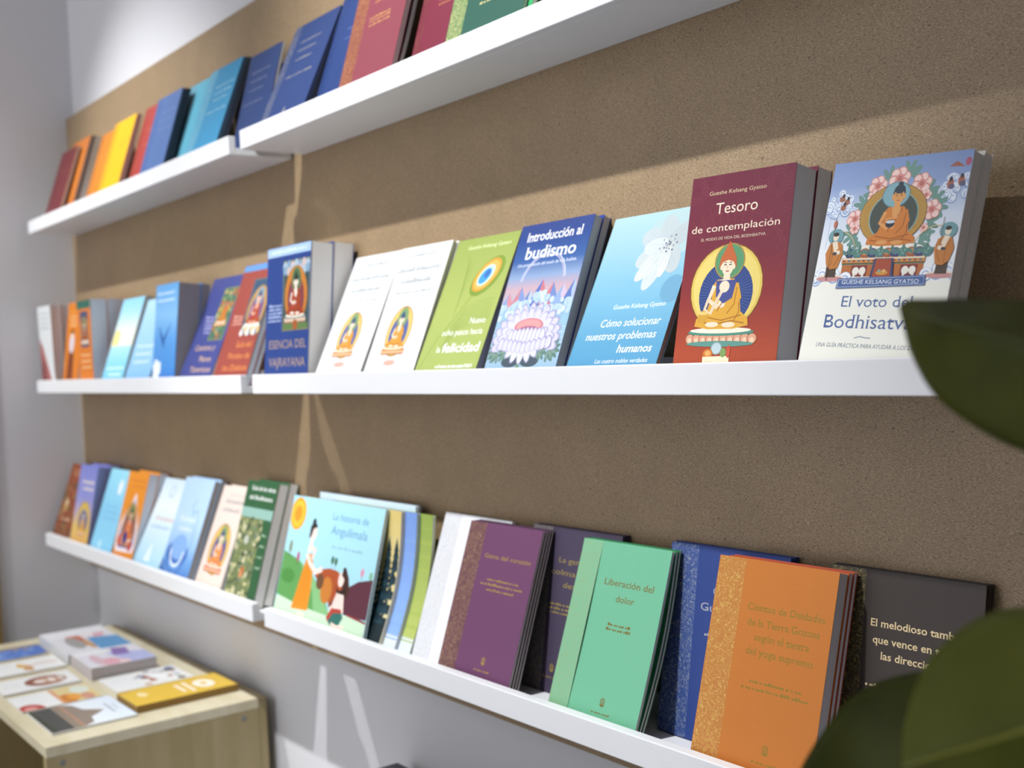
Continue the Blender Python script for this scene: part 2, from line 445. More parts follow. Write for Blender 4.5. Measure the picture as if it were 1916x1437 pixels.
struct('fill_blocker_right', [(3.15, 3.27, -4.0, 0.018, 0, 3.0)], WALL)  # unseen wall, added to cut the fill light on the right
struct('fill_blocker_front', [(1.75, 3.27, -2.92, -2.8, 0, 3.0)], WALL)  # unseen partial wall, added to block fill from the front right
struct('ceiling', [(-0.16, 3.27, -2.92, 0.14, 3.0, 3.1)], WALL)
pn = MB(); pn.box(-0.0315, 3.1495, 0.0, 0.0175, 0.822, 1.911, particle_mat())
tag(pn.build('particle_board_panel'), 'large brown particle board panel covering the wall behind the ledges', 'wall panel')

# ---------------------------------------------------------------- ledges
Z_LEDGE = {'T': 1.62571, 'M': 1.25, 'B': 0.88709}
LIP_H, BASE_T, DEPTH = 0.02925, 0.011, 0.11
RIGHT_X0 = 1.193
def ledge(x0, x1, z, label):
    r = tag(empty('picture_ledge', ((x0 + x1) / 2, 0, z)), label, 'shelf', 'white picture ledges on the particle board')
    h = (x1 - x0) / 2
    b = MB(); b.box(-h, h, -DEPTH + 0.0125, -0.0005, 0, BASE_T, WHITE_LACQUER); b.build('base', r, bevel=0.0008)
    b = MB(); b.box(-h, h, -DEPTH, -DEPTH + 0.0125, 0, LIP_H, WHITE_LACQUER); b.build('front_lip', r, bevel=0.0012)
    b = MB(); b.box(-h, h, -0.0105, -0.0005, BASE_T, 0.034, WHITE_LACQUER); b.build('back_rail', r, bevel=0.0008)
ROWN = {'T': 'top', 'M': 'middle', 'B': 'bottom'}
for k in 'TMB':
    ledge(0.0, 1.15, Z_LEDGE[k], 'white picture ledge, %s row, on the left beside the grey wall' % ROWN[k])
    ledge(RIGHT_X0, 2.44, Z_LEDGE[k], 'white picture ledge, %s row, on the right nearest the viewer' % ROWN[k])

# ---------------------------------------------------------------- books
def one_book(name, label, row, x0, yb, a, W, H, roll, t, off, base, art=None, hard=False, sag=0.0, pages='#d9d6d0', cat='book', raise0=None):
    ta = math.tan(a); s = max(0.0, (off + t) * ta) + W * abs(math.sin(roll)) * (1 if roll < 0 else 0)
    z0 = Z_LEDGE[row] + BASE_T + 0.0002
    n = Vector((0, math.cos(a), -math.sin(a))); u = Vector((0, math.sin(a), math.cos(a)))
    e = Vector((1, 0, 0)); u2 = -math.sin(roll) * e + math.cos(roll) * u
    o = Vector((x0, yb, z0)) + n * off + u2 * s
    Hr = H - (s if raise0 is None else raise0)
    M = Matrix.Translation(o) @ Matrix.Rotation(-a, 4, 'X') @ Matrix.Rotation(-roll, 4, 'Y')
    r = empty(name, o); r.matrix_world = M
    tag(r, label, cat, 'books on the %s row of ledges' % ROWN[row])
    dfm = (lambda v: (v[0], v[1] + sag * math.sin(math.pi * min(1, max(0, v[2] / Hr))), v[2])) if sag else None
    c = 0.0019 if hard else (0.0004 if t > 0.009 else 0.0003); nz = 12 if sag else 1
    bm_ = paint(base) if isinstance(base, str) else base
    if art:
        C = Cover(W, H, s); b = C.mb
    else: b = MB(); C = None
    b.box(0, W, 0, c, 0, Hr, bm_, nz); b.box(0, W, t - c, t, 0, Hr, bm_, nz); b.box(0, c, c, t - c, 0, Hr, bm_, nz)
    if art: art(C)
    b.build('cover', r, dfm)
    ins = 0.0032 if hard else 0.0007
    p = MB(); p.box(c + 0.0001, W - ins, c + 0.0001, t - c - 0.0001, ins, Hr - ins, pages_mat(pages), nz); p.build('pages', r, dfm)
    return r, s
ORD = ['second', 'third', 'fourth', 'fifth', 'sixth']
def stack(name, label, short, row, x0, yb, a, W, H, roll, ts, base, art=None, hard=False, sag=0.0, pages='#d9d6d0', sag0=0.0, gap=0.0003, dx=0.0006, copies=None):
    off = 0.0; s0 = None
    for i, t in enumerate(ts):
        lb = label if i == 0 else '%s copy behind the %s, only its edges showing' % (ORD[i - 1], short)
        bs = base if i == 0 or not copies else copies
        if i == 1 and sag and not sag0: off += 0.0
        r, s = one_book(name, lb, row, x0 + dx * i, yb, a, W, H, roll, t, off, bs, art if i == 0 else None, hard, sag0 if i == 0 else sag, pages, raise0=s0)
        if s0 is None: s0 = s
        off += t + gap

W_ = '#f4f3f0'
# ---- cover artworks
def text_lines(c, lines, col, **k):
    for t, u0, u1, v, ch in lines: c.text(t, u0, u1, v, ch, col, **k)
def booklet(bandc, foil, lines, scribs, bw=0.25, amount=0.5, emb=None, tcol=None, serif=True, bold=0.0):
    def art(c):
        c.rect(0, 0, bw, 1, band(bandc, foil, amount))
        col = gold(tcol or foil)
        text_lines(c, lines, col, serif=serif, bold=bold)
        for i, (u0, u1, v) in enumerate(scribs): c.scrib(u0, u1, v, 0.015, col, i + int(u0 * 99))
        if emb:
            c.emblem(emb[0], emb[1], 0.0032, col); c.scrib(emb[0] - .1, emb[0] + .1, emb[1] - .068, .011, col, 5)
    return art
def a_tesoro(c):
    c.grad(0, 0, 1, 1, ((0.0, '#b5502a'), (0.2, '#a8452b'), (0.42, '#8a2f2f'), (0.62, '#742838'), (1.0, '#6b2338')))
    for i in range(46):
        g = math.radians(8 * i); r0, r1 = .06, .082
        c.stroke([(.46 + r0 * math.cos(g) / c.W, .45 + r0 * math.sin(g) / c.H), (.46 + r1 * math.cos(g) / c.W, .45 + r1 * math.sin(g) / c.H)], .00025, '#96443f')
    for u, v in ((.06, .93), (.2, .97), (.86, .93), (.95, .85), (.94, .97), (.72, .97)):
        for r in (.007, .010, .013): c.arc(u, v, r, 0, 360, .00025, '#8a4450', n=22)
    for r in (.068, .071): c.arc(.46, .47, r, 20, 165, .00025, '#93474a', n=30)
    c.text('Gueshe Kelsang Gyatso', .19, .745, .903, .02, '#d8c39a')
    c.text('Tesoro', .272, .68, .808, .056, '#f0ddc6'); c.text('de contemplación', .047, .903, .724, .036, '#f0ddc6')
    c.text('EL MODO DE VIDA DEL BODHISATVA', .155, .782, .682, .014, '#dccab0')
    c.ell(.456, .453, .356, .208, '#7d4a28'); c.ell(.456, .453, .347, .202, '#dcc05c'); c.ell(.456, .453, .325, .19, '#e6cf74')
    c.ell(.46, .42, .262, .158, '#2f447f')
    for i in range(60):
        g = math.radians(6 * i); c.stroke([(.46 + .13 * math.cos(g), .42 + .08 * math.sin(g)), (.46 + .255 * math.cos(g), .42 + .153 * math.sin(g))], .00022, '#7288c0')
    c.ell(.47, .575, .148, .086, '#a48a4c'); c.ell(.47, .575, .136, .079, '#5a9468')
    c.ell(.45, .222, .345, .026, '#3f7a6c')
    for i in range(10):
        u = .15 + .61 * i / 9; c.ell(u, .208, .047, .025, '#a35a34'); c.ell(u, .21, .04, .022, '#dba184'); c.ell(u, .203, .022, .012, '#efc9a8')
    c.ell(.45, .186, .33, .014, '#5f9488'); c.ell(.45, .24, .325, .016, '#4f8f7c'); c.ell(.445, .249, .3, .014, '#f0e6d0')
    c.seated(.445, .262, .0305, '#dca53c', skin='#efdcc0', hair='#b65a34', halo=None, aura=None, hat='#c06438', fold='#a8702a', petals=None)
    c.poly([(.36, .485), (.56, .485), (.53, .40), (.45, .375), (.37, .41)], '#48508c'); c.ell(.445, .455, .05, .028, '#efdcc0')
    c.stroke([(.30, .40), (.27, .35), (.33, .33), (.42, .43)], .0035, '#e6d0b0'); c.ell(.425, .44, .016, .016, '#efdcc0'); c.stroke([(.42, .45), (.425, .48)], .0013, '#efdcc0')
    c.ell(.26, .315, .05, .03, '#d2a03c'); c.ell(.26, .332, .055, .008, '#e4c878')
    c.ell(.43, .165, .055, .03, '#8ea8ac'); c.ell(.43, .165, .045, .025, '#b9ccd0'); c.ell(.35, .14, .05, .022, '#c8742e'); c.ell(.35, .142, .03, .013, '#e0a860')
    c.poly([(.3, .125), (.56, .13), (.57, .06), (.31, .06)], '#f0e4c4'); c.ell(.5, .145, .03, .022, '#7d9c5a'); c.ell(.55, .15, .02, .03, '#c4543c'); c.rect(.33, .085, .55, .1, '#d8a83c')
def a_voto(c):
    c.grad(0, .42, 1, 1, ((0, '#ecece6'), (.3, '#e7eaee'), (.55, '#cdd7e6'), (.8, '#8a9fc8'), (1, '#7a90be'))); c.rect(0, 0, 1, .45, '#efeee2')
    c.stroke([(.055, .99), (.05, .8), (.045, .6)], .0003, '#8a98b4')
    for u, v, R in ((.1, .83, .010), (.13, .79, .013), (.06, .77, .011), (.2, .775, .008)): c.cloud(u, v, R * 1.2, '#dfe6f0', '#7f97c4', int(u * 90))
    for u, v, R in ((.9, .86, .013), (.84, .82, .010), (.93, .81, .011), (.95, .88, .008)): c.cloud(u, v, R * 1.2, '#dfe6f0', '#7f97c4', int(u * 90))
    for u, v in ((.88, .86), (.95, .87)): c.ell(u, v, .022, .022, '#a8624a'); c.ell(u, v + .02, .012, .01, '#2c2a30'); c.ell(u + .01, v - .012, .02, .012, '#5a5c74')
    c.poly([(.85, .935), (.96, .93), (.9, .955)], '#9c5a48'); c.ell(.975, .95, .02, .018, '#a8506a')
    for u, v in ((.11, .83), (.15, .815), (.13, .79)): c.ell(u, v, .022, .014, '#9a6650'); c.ell(u + .006, v + .016, .01, .009, '#35302e')
    for u, v, a in ((.3, .79, 150), (.36, .85, 130), (.45, .9, 110), (.6, .9, 70), (.72, .83, 40), (.78, .79, 20), (.28, .7, 190), (.25, .67, 200), (.76, .7, 0), (.74, .66, 340), (.3, .64, 220), (.72, .62, 320), (.58, .92, 90), (.8, .77, 10)):
        c.leafy(u, v, .0115, '#6b9186', 4, a)
    for u, v, R in ((.367, .878, .011), (.517, .903, .0125), (.683, .872, .0115), (.786, .756, .0105), (.238, .735, .010), (.34, .83, .006), (.73, .82, .006), (.25, .69, .006), (.75, .68, .005)): c.peony(u, v, R * .74)
    c.ell(.515, .745, .242, .135, '#7d6334'); c.ell(.515, .745, .236, .131, '#b98f42')
    for i in range(70):
        g = math.radians(360 / 70 * i); c.stroke([(.515 + .178 * math.cos(g), .742 + .104 * math.sin(g)), (.515 + .226 * math.cos(g), .744 + .127 * math.sin(g))], .0003, '#8d6a34')
    c.ell(.522, .738, .178, .108, '#7fa6a0'); c.ell(.522, .738, .17, .103, '#414a44')
    c.ell(.517, .832, .1, .058, '#5c7f88'); c.ell(.517, .832, .095, .054, '#7fa9b4')
    c.ell(.535, .598, .24, .02, '#efe9d8')
    for i in range(11):
        u = .25 + .56 * i / 10; c.ell(u, .578, .036, .022, ('#3b4468', '#4f7d78', '#a05a3c')[i % 3]); c.ell(u, .582, .022, .013, ('#6a78a0', '#86aba4', '#d98a4a')[i % 3])
    for i in range(8): c.leafy(.24 + .08 * i, .57, .008, '#557f74', 3, 90)
    c.seated(.53, .612, .0215, '#cc7a30', skin='#d99a58', hair='#273644', halo=None, aura=None, fold='#8f4e1c', petals=None)
    c.ell(.51, .704, .033, .018, '#2b2f38'); c.ell(.51, .712, .033, .007, '#c8d0d4'); c.stroke([(.47, .725), (.56, .73)], .0012, '#d99a58')
    c.rect(.205, .475, .8, .545, '#b46a34'); c.rect(.2, .535, .805, .558, '#c88a48'); c.rect(.205, .55, .8, .556, '#e7dcc4'); c.rect(.2, .528, .805, .534, '#5a7a6c')
    for i in range(16): c.rect(.21 + .037 * i, .54, .228 + .037 * i, .548, ('#8a3c30', '#4d6b88')[i % 2])
    for u in (.28, .64): c.rect(u, .475, u + .12, .525, '#7e332c'); c.ell(u + .035, .5, .025, .018, '#ece6da'); c.ell(u + .085, .5, .025, .018, '#ece6da'); c.rect(u + .02, .475, u + .035, .5, '#ece6da'); c.rect(u + .085, .475, u + .1, .5, '#ece6da')
    c.poly([(.43, .47), (.6, .47), (.585, .553), (.445, .553)], '#3a4064'); c.poly([(.45, .473), (.58, .473), (.568, .55), (.46, .55)], '#a44a30'); c.ell(.515, .49, .045, .01, '#c8903c'); c.ell(.495, .498, .012, .007, '#86a08c'); c.ell(.53, .498, .012, .007, '#d8b070')
    c.arc(.12, .57, .022, 20, 100, .0006, '#e0c48a', n=10); c.arc(.86, .57, .022, 80, 160, .0006, '#e0c48a', n=10)
    c.monk(.125, .462, .045, flip=-1); c.stroke([(.10, .46), (.095, .74)], .0005, '#6d4a34'); c.ell(.095, .715, .013, .018, '#b46a50')
    c.monk(.92, .470, .044); c.stroke([(.89, .6), (.885, .72)], .0005, '#6d4a34')
    c.poly([(.190, .422), (.835, .434), (.828, .478), (.196, .468)], '#4a6498'); c.poly([(.198, .427), (.826, .439), (.822, .473), (.202, .463)], '#c8d2e2'); c.poly([(.202, .429), (.824, .4405), (.82, .4715), (.206, .4615)], '#4a6498')
    c.text('GUESHE KELSANG GYATSO', .232, .79, .442, .019, '#dfe4ea', serif=True)
    c.text('El voto del', .256, .775, .342, .05, '#4a6296', serif=True); c.text('Bodhisatva', .151, .80, .248, .062, '#4a6296', serif=True)
    c.stroke([(.4, .205), (.44, .213), (.48, .208), (.52, .207)], .0007, '#6a7896')
    c.text('UNA GUÍA PRÁCTICA PARA AYUDAR A LOS DEMÁS', .12, .90, .163, .019, '#55607a', serif=True, ital=.15)
def a_como(c):
    c.grad(0, 0, 1, 1, ((0, '#4f93ba'), (.25, '#5c9dc0'), (.45, '#74aeca'), (.6, '#82b6cc'), (.8, '#98c0cc'), (1, '#a8c8cc')))
    c.ell(.75, .85, .3, .14, '#abc4c6'); c.ell(.92, .52, .12, .08, '#6a9fbc')
    c.ell(.85, .86, .045, .03, '#76b060'); c.ell(.9, .87, .04, .025, '#5c9a4e')
    for a, ln, wd, col in ((205, .044, .026, '#bfc8c8'), (250, .052, .022, '#c6cece'), (160, .044, .026, '#b7c2c4'), (110, .036, .026, '#b2bebf'), (40, .034, .024, '#afbabc'), (300, .036, .024, '#b5bfc1'), (228, .05, .02, '#cdd4d3'), (182, .034, .02, '#c8d0d0'), (270, .036, .014, '#d2d8d7')):
        g = math.radians(a); L = ln * .5
        c.ell(.735 + L * math.cos(g) / c.W, .785 + L * math.sin(g) / c.H, L * 1.08 / c.W, wd * .5 / c.H, col, rot=a, n=24)
        for q in (-.25, .25): c.stroke([(.735 + L * .4 * math.cos(g + q) / c.W, .785 + L * .4 * math.sin(g + q) / c.H), (.735 + L * 1.7 * math.cos(g + q * .5) / c.W, .785 + L * 1.7 * math.sin(g + q * .5) / c.H)], .00025, '#9fadb3')
    for i in range(16):
        g = math.radians(150 + 10 * i); c.stroke([(.735, .785), (.735 + .026 * math.cos(g) / c.W, .785 + .026 * math.sin(g) / c.H)], .0002, '#b4bec6')
    for i in range(26):
        g = 2.4 * i; r = .0012 + .00045 * i; c.disc(.735 + r * math.cos(g) / c.W, .785 + r * math.sin(g) / c.H, .0012, ('#55556a', '#8c8c9c', '#c8c8b8')[i % 3], n=8)
    k = dict(ital=.14)
    c.text('Gueshe Kelsang Gyatso', .335, .905, .427, .026, W_, **k)
    c.text('Cómo solucionar', .25, .912, .324, .046, W_, bold=.004, **k); c.text('nuestros problemas', .125, .905, .249, .046, W_, bold=.004, **k); c.text('humanos', .53, .905, .172, .046, W_, bold=.014, **k)
    c.text('Las cuatro nobles verdades', .32, .9, .113, .026, W_, **k)
def a_intro(c):
    c.grad(0, 0, 1, 1, ((0, '#8fb6ca'), (.2, '#a2b9ce'), (.42, '#92bacc'), (.58, '#c4a4ac'), (.66, '#889fc2'), (.76, '#3c609c'), (.9, '#2e4888'), (1, '#344480')))
    c.text('Introducción al', .12, .89, .888, .062, W_, bold=.012, serif=True); c.text('budismo', .152, .858, .775, .08, W_, bold=.014, serif=True); c.text('Una presentación del modo de vida budista.', .085, .905, .728, .022, '#e6ecf6', serif=True, ital=.12)
    c.arc(.5, .6, .04, 10, 170, .0016, '#c9cfe8', n=20); c.arc(.5, .6, .0375, 10, 170, .001, '#d8c4d4', n=20)
    for u, v, wd, a, b in ((.08, .57, .1, '#8a9cc8', '#c98a94'), (.24, .6, .13, '#c4808c', '#7f93c4'), (.38, .58, .1, '#5b78b4', '#b4becd'), (.52, .635, .15, '#4f6fb4', '#c27884'), (.68, .61, .13, '#c9727c', '#7188bc'), (.83, .595, .13, '#8ea6cc', '#c9b4c8'), (.96, .62, .12, '#5d76b2', '#a8b6d4')):
        c.poly([(u - wd, .47), (u, v), (u + wd, .47)], a); c.poly([(u, v), (u + wd, .47), (u + .02, .47), (u - .015, (v + .47) / 2)], b)
    r = random.Random(3)
    for i in range(60):
        u = r.uniform(0, 1); v = r.uniform(.4, .49) + .07 * math.exp(-((u - .52) / .16) ** 2); q = r.uniform(.003, .0062)
        c.disc(u, v, q, '#8fb0d0', n=12); c.disc(u, v + .004, q * .86, ('#c9d6e0', '#b2c8da')[i % 2], n=12)
    for i in range(6): c.stroke([(0, .33 - .03 * i), (.4, .335 - .03 * i), (1, .33 - .03 * i)], .0006, '#b8d8ea')
    for u, a in ((.14, 215), (.25, 235), (.72, 310), (.84, 330), (.1, 190), (.88, 350), (.36, 260), (.6, 280)):
        c.leafy(u, .2, .014, '#5f7f74', 5, a); c.leafy(u, .19, .009, '#7c9688', 3, a)
    c.stroke([(.48, .2), (.47, .02)], .006, '#6f8f6c'); c.ell(.35, .13, .12, .03, '#4b5660'); c.ell(.62, .13, .12, .03, '#4b5660')
    for ring, (n, R, ru, col) in enumerate(((15, .047, .0105, '#a29cc0'), (15, .045, .0098, '#ccc9d8'), (13, .038, .010, '#a8a3c6'), (13, .036, .0094, '#d0cedb'), (11, .027, .0095, '#aeaaca'), (11, .0255, .0088, '#d4d2de'))):
        for i in range(n):
            g = math.radians(-15 + 210 * i / (n - 1)) if ring < 4 else math.radians(160 + 220 * i / (n - 1))
            c.ell(.48 + R * .98 * math.cos(g) / c.W, .27 + R * .62 * math.sin(g) / c.H, ru * 1.5 / c.W, ru * .62 / c.H, col, rot=math.degrees(g), n=14)
    c.ell(.49, .345, .2, .05, '#cc7f86'); c.ell(.49, .352, .17, .035, '#d99a98'); c.ell(.49, .325, .14, .022, '#b0607c')
    for i in range(9):
        u = .27 + .44 * i / 8; q = .09 - .05 * abs(i - 4) / 4
        c.ell(u, .27, .042, .055 + q * .2, '#9d97bd', n=16); c.ell(u, .268, .034, .05 + q * .2, '#d4d2de', n=16)
    for i in range(11):
        u = .16 + .66 * i / 10; c.ell(u, .215 + .03 * abs(i - 5) / 5, .042, .04, '#a09ac0', n=14); c.ell(u, .212 + .03 * abs(i - 5) / 5, .034, .035, '#cfcdda', n=14)
def a_feliz(c):
    c.grad(0, 0, 1, 1, ((0, '#a6b466'), (.5, '#a9b664'), (1, '#98a656')))
    c.text('Gueshe Kelsang Gyatso', .21, .895, .92, .028, '#e3ecb4', bold=.004)
    for i in range(9):
        t = i / 8; c.stroke([(.36 - .05 * t, .38 - .17 * t), (.52, .52 - .15 * t), (.7, .545 - .14 * t), (.94, .56 - .13 * t)], .0005, '#7f9640')
        c.stroke([(.34, .45 + .02 * i), (.38 - .01 * i, .6 + .03 * i), (.44 - .025 * i, .8 + .01 * i)], .0004, '#8fa54a')
    c.stroke([(.05, .1), (.2, .3), (.4, .46), (.56, .6)], .0012, '#8aa046')
    c.ell(.69, .715, .26, .105, '#7f983e', rot=38); c.ell(.675, .722, .215, .088, '#d99a3c', rot=38); c.ell(.675, .722, .185, .076, '#e8b25a', rot=38); c.ell(.665, .72, .135, .055, '#bfe0e4', rot=40); c.ell(.655, .715, .1, .042, '#4a9ad0', rot=40); c.ell(.68, .73, .05, .024, '#3f6fb4', rot=40)
    k = dict(bold=.006)
    c.text('Nuevo', .655, .9, .397, .042, W_, **k); c.text('ocho pasos hacia', .255, .912, .325, .042, W_, **k); c.text('la', .262, .325, .213, .042, W_, **k); c.text('felicidad', .35, .942, .212, .062, W_, bold=.02); c.scrib(.33, .92, .108, .024, W_, 4)
def a_white(seed, ls):
    def art(c):
        g = '#a6aaac'
        for i, (u0, u1, v, h) in enumerate(ls): c.scrib(u0, u1, v, h, g, seed + i)
        c.cloud(.3, .2, .018, '#eef0f0', '#cfd8dc', seed); c.cloud(.66, .2, .018, '#eef0f0', '#cfd8dc', seed + 3)
        c.seated(.46, .262, .021, '#d99a42', skin='#efd8c0', hair='#3c4a78', halo='#7fa06c', aura=('#e8c070', '#4f6098'), fold='#b0702c', petals='#dc8a48')
        c.ell(.47, .155, .12, .02, '#d8a89a')
    return art
def a_esencia(c):
    c.rect(0, .932, 1, 1, '#a9c4e4'); c.scrib(.1, .9, .958, .018, '#e0eaf4', 3)
    c.rect(.39, .39, .985, .89, '#7a7e58'); c.rect(.41, .405, .97, .88, '#2e4a52')
    for i in range(14): c.disc(.43 + .53 * (i % 7) / 6.2, .85 - .04 * (i // 7) + .01 * (i % 2), .007, ('#a9bcc8', '#7f9cb4', '#c8b4b0')[i % 3])
    c.seated(.68, .5, .026, '#a0442c', skin='#ecdccb', hair='#2c3430', halo='#4e6e4c', aura=('#c47a34', '#7c2f2c'), fold='#6d2a20', petals='#8f9a9c')
    c.rect(.42, .405, .96, .44, '#5d7c4a'); c.disc(.69, .43, .008, '#a05a34')
    for i in range(5): c.scrib(.05 + .03 * (4 - i) * .2, .365, .57 - .027 * i, .018, '#b4c2e0', i)
    c.text('ESENCIA DEL', .096, .945, .268, .062, '#a8907c', serif=True, bold=.004); c.text('VAJRAYANA', .088, .942, .138, .066, '#a8907c', serif=True, bold=.004)
def a_guia(c):
    c.rect(0, .945, 1, 1, '#5f8fc8')
    c.rect(.43, .41, 1, .87, '#5d6a66'); c.rect(.45, .42, .98, .86, '#37506a')
    c.seated(.72, .5, .024, '#9c3a34', skin='#d8a890', hair='#38405c', halo='#80909c', aura=('#b08a50', '#6a5078'), petals='#d8d4c8')
    for i in range(9): c.disc(.48 + .06 * i, .43 + .008 * (i % 3), .006, ('#e4e0d8', '#8a94a0', '#c8a870')[i % 3])
    for i in range(3): c.scrib(.12, .4, .56 - .03 * i, .02, '#d9a898', i)
    c.text('Guía del', .44, .9, .312, .05, '#d88a4a', serif=True); c.text('Paraíso de', .285, .94, .222, .05, '#d88a4a', serif=True); c.text('las Dakinis', .225, .96, .125, .05, '#d88a4a', serif=True)
def a_caminos(c):
    c.rect(.485, .41, .93, .89, '#7b8450'); c.rect(.5, .42, .91, .88, '#4a6a58')
    r = random.Random(5)
    for i in range(70): c.disc(r.uniform(.51, .9), r.uniform(.43, .87), r.uniform(.002, .006), r.choice(('#c08a3c', '#8a9a4a', '#a8503c', '#6e8c9c', '#d0b878', '#3f6a4c')), n=9)
    c.seated(.7, .58, .019, '#b4742e', skin='#c8503c', hair='#3a3030', halo='#5e8a60', aura=None, detail=False, petals='#b8804c')
    for i in range(5): c.scrib(.2 + .02 * i, .47, .62 - .035 * i, .02, '#b8b4dc', i)
    c.text('Caminos y', .205, .83, .325, .052, '#d8b48a', serif=True); c.text('Planos', .45, .82, .222, .052, '#d8b48a', serif=True); c.text('Tántricos', .27, .91, .128, .052, '#d8b48a', serif=True)
def a_oceano(c):
    c.grad(0, 0, 1, 1, ((0, '#2f62b0'), (.2, '#4a8fd4'), (.45, '#5a9cdc'), (.7, '#86bce8'), (1, '#62a4dc')))
    for i in range(5): c.scrib(.1, .85, .9 - .07 * i if i < 2 else .2, .03, '#cfe6f6', i) if i < 2 else None
    c.poly([(.2, .6), (.35, .52), (.42, .47), (.62, .56), (.78, .62), (.6, .52), (.48, .43), (.46, .36), (.38, .42), (.3, .48)], '#2f62a8')
    r = random.Random(2)
    for i in range(16): c.disc(.08 + .22 * r.random(), .02 + .2 * r.random(), r.uniform(.004, .011), '#e9f3fa', n=12)
    c.scrib(.4, .9, .07, .03, '#a8d0f0', 7)
def a_sun(c):
    c.grad(0, .45, 1, 1, ((0, '#f2efdc'), (.35, '#e6f0e4'), (.7, '#aadcee'), (1, '#8fd2ec'))); c.grad(0, 0, 1, .46, ((0, '#6cc4e6'), (.6, '#8fd8ee'), (1, '#b4e6f0')))
    c.disc(.17, .55, .018, '#f4dc74'); c.disc(.17, .55, .012, '#f8e894'); c.scrib(.1, .9, .2, .03, '#e6f6fa', 2); c.scrib(.25, .85, .13, .03, '#e6f6fa', 3)
def a_pale(c):
    c.grad(0, 0, 1, 1, ((0, '#7db4e4'), (.4, '#9cccec'), (1, '#b4dcf0')))
    for i in range(3): c.scrib(.15, .8, .45 - .09 * i, .03, '#e4f2fa', i)
def a_orangefig(c):
    c.rect(.1, .86, .9, .9, '#d88a34')
    c.poly([(.2, .1), (.25, .4), (.35, .6), (.5, .58), (.6, .35), (.62, .1)], '#7a3a1c'); c.ell(.42, .52, .16, .12, '#d8d0d8'); c.ell(.42, .62, .08, .05, '#ead8c4'); c.ell(.42, .655, .07, .03, '#3a2c28'); c.rect(0, 0, 1, .08, '#e8b848')
    for i in range(3): c.scrib(.2, .8, .82 - .05 * i, .022, '#f0d8a0', i)
def a_greentop(c):
    c.rect(0, .9, 1, 1, '#2f6a5c'); c.rect(.22, .46, .8, .87, '#4a5470'); c.seated(.51, .54, .018, '#a0522c', halo='#6d8a70', aura=('#c8904c', '#5a4a68'), detail=False, petals='#e0dcd4')
    for i in range(3): c.scrib(.18, .88, .36 - .07 * i, .03, '#f0c894', i)
def a_whitered(c):
    c.poly([(.0, 0), (0, .62), (.25, .5), (.5, .3), (.9, .0)], '#a8605c'); c.poly([(.0, .0), (0, .4), (.3, .28), (.5, 0)], '#7f3c3c')
    for i in range(4): c.scrib(.15, .85, .9 - .06 * i, .025, '#9fa8a8', i)
def a_forest(c):
    r = random.Random(9)
    for i in range(90): c.disc(r.random(), r.random() * .75, r.uniform(.003, .008), r.choice(('#7a3a20', '#5d5a2c', '#8c5a34', '#4a3a24', '#a07a4c')), n=9)
    c.ell(.33, .46, .14, .08, '#b08a50'); c.ell(.33, .5, .06, .04, '#d8c0a0'); c.scrib(.2, .8, .9, .025, '#c89a70', 1); c.scrib(.2, .8, .85, .025, '#c89a70', 2); c.scrib(.2, .8, .28, .03, '#d8b090', 4)
def a_lilac(c):
    c.grad(0, 0, 1, 1, ((0, '#d8a04c'), (.25, '#e0bc68'), (.42, '#b8a4b8'), (.6, '#8c90cc'), (1, '#7c82c8')))
    c.ell(.58, .36, .34, .21, '#b08c3c'); c.ell(.58, .36, .31, .19, '#d8b44c'); c.ell(.58, .33, .23, .14, '#5a5a94'); c.seated(.57, .2, .02, '#d8a030', hair='#4a4a6c', halo='#7f8fa8', aura=None, detail=False)
    c.text('Tantra', .3, .85, .78, .04, '#e8d8c8', bold=.01) if False else c.scrib(.25, .9, .78, .04, '#ecdcc4', 1); c.scrib(.3, .9, .7, .04, '#ecdcc4', 2)
def a_bluemoon(c):
    c.grad(0, 0, 1, 1, ((0, '#8fd0ec'), (.5, '#8accea'), (1, '#9cdcf0')))
    c.ell(.64, .8, .09, .09, '#eef4f4')
    for i in range(3): c.scrib(.2, .8, .56 - .07 * i, .03, '#7ab4dc', i)
    c.disc(.4, .13, .012, '#a8dcf0'); c.disc(.4, .13, .006, '#c8ecf6')
def a_orangedeity(c):
    c.scrib(.2, .95, .895, .03, '#d87a34', 1); c.scrib(.25, .95, .83, .025, '#d87a34', 2)
    P = [(.58, .78), (.68, .66), (.84, .55), (.97, .38), (.97, .2), (.9, .14), (.1, .12), (.03, .2), (.08, .4), (.25, .57), (.45, .67)]
    c.poly(P, '#efe6ec'); c.poly([(.53 + (u - .53) * .82, .38 + (v - .38) * .84) for u, v in P], '#8a7a9c')
    c.seated(.52, .27, .027, '#d8743a', skin='#e2a888', hair='#3f4c3c', halo='#7c9060', aura=('#c88a50', '#6a4c64'), detail=False, petals='#d86a48'); c.disc(.45, .28, .013, '#3a3a7c'); c.disc(.75, .2, .01, '#c04a3c'); c.disc(.2, .24, .012, '#c85a44')
def a_paleblue(c):
    c.grad(0, 0, 1, 1, ((0, '#a6d4ea'), (.4, '#cfe6f0'), (.7, '#e8f0f4'), (1, '#cfe2ee')))
    c.ell(.46, .86, .1, .07, '#bcd2e4'); c.ell(.46, .86, .06, .045, '#dfeaf2')
    c.scrib(.2, .9, .55, .04, '#d8b8b4', 1); c.scrib(.15, .85, .46, .04, '#a8c4dc', 2)
    for i in range(5): c.ell(.45, .13 + .035 * i, .12 - .02 * i, .02, '#e4f2f6')
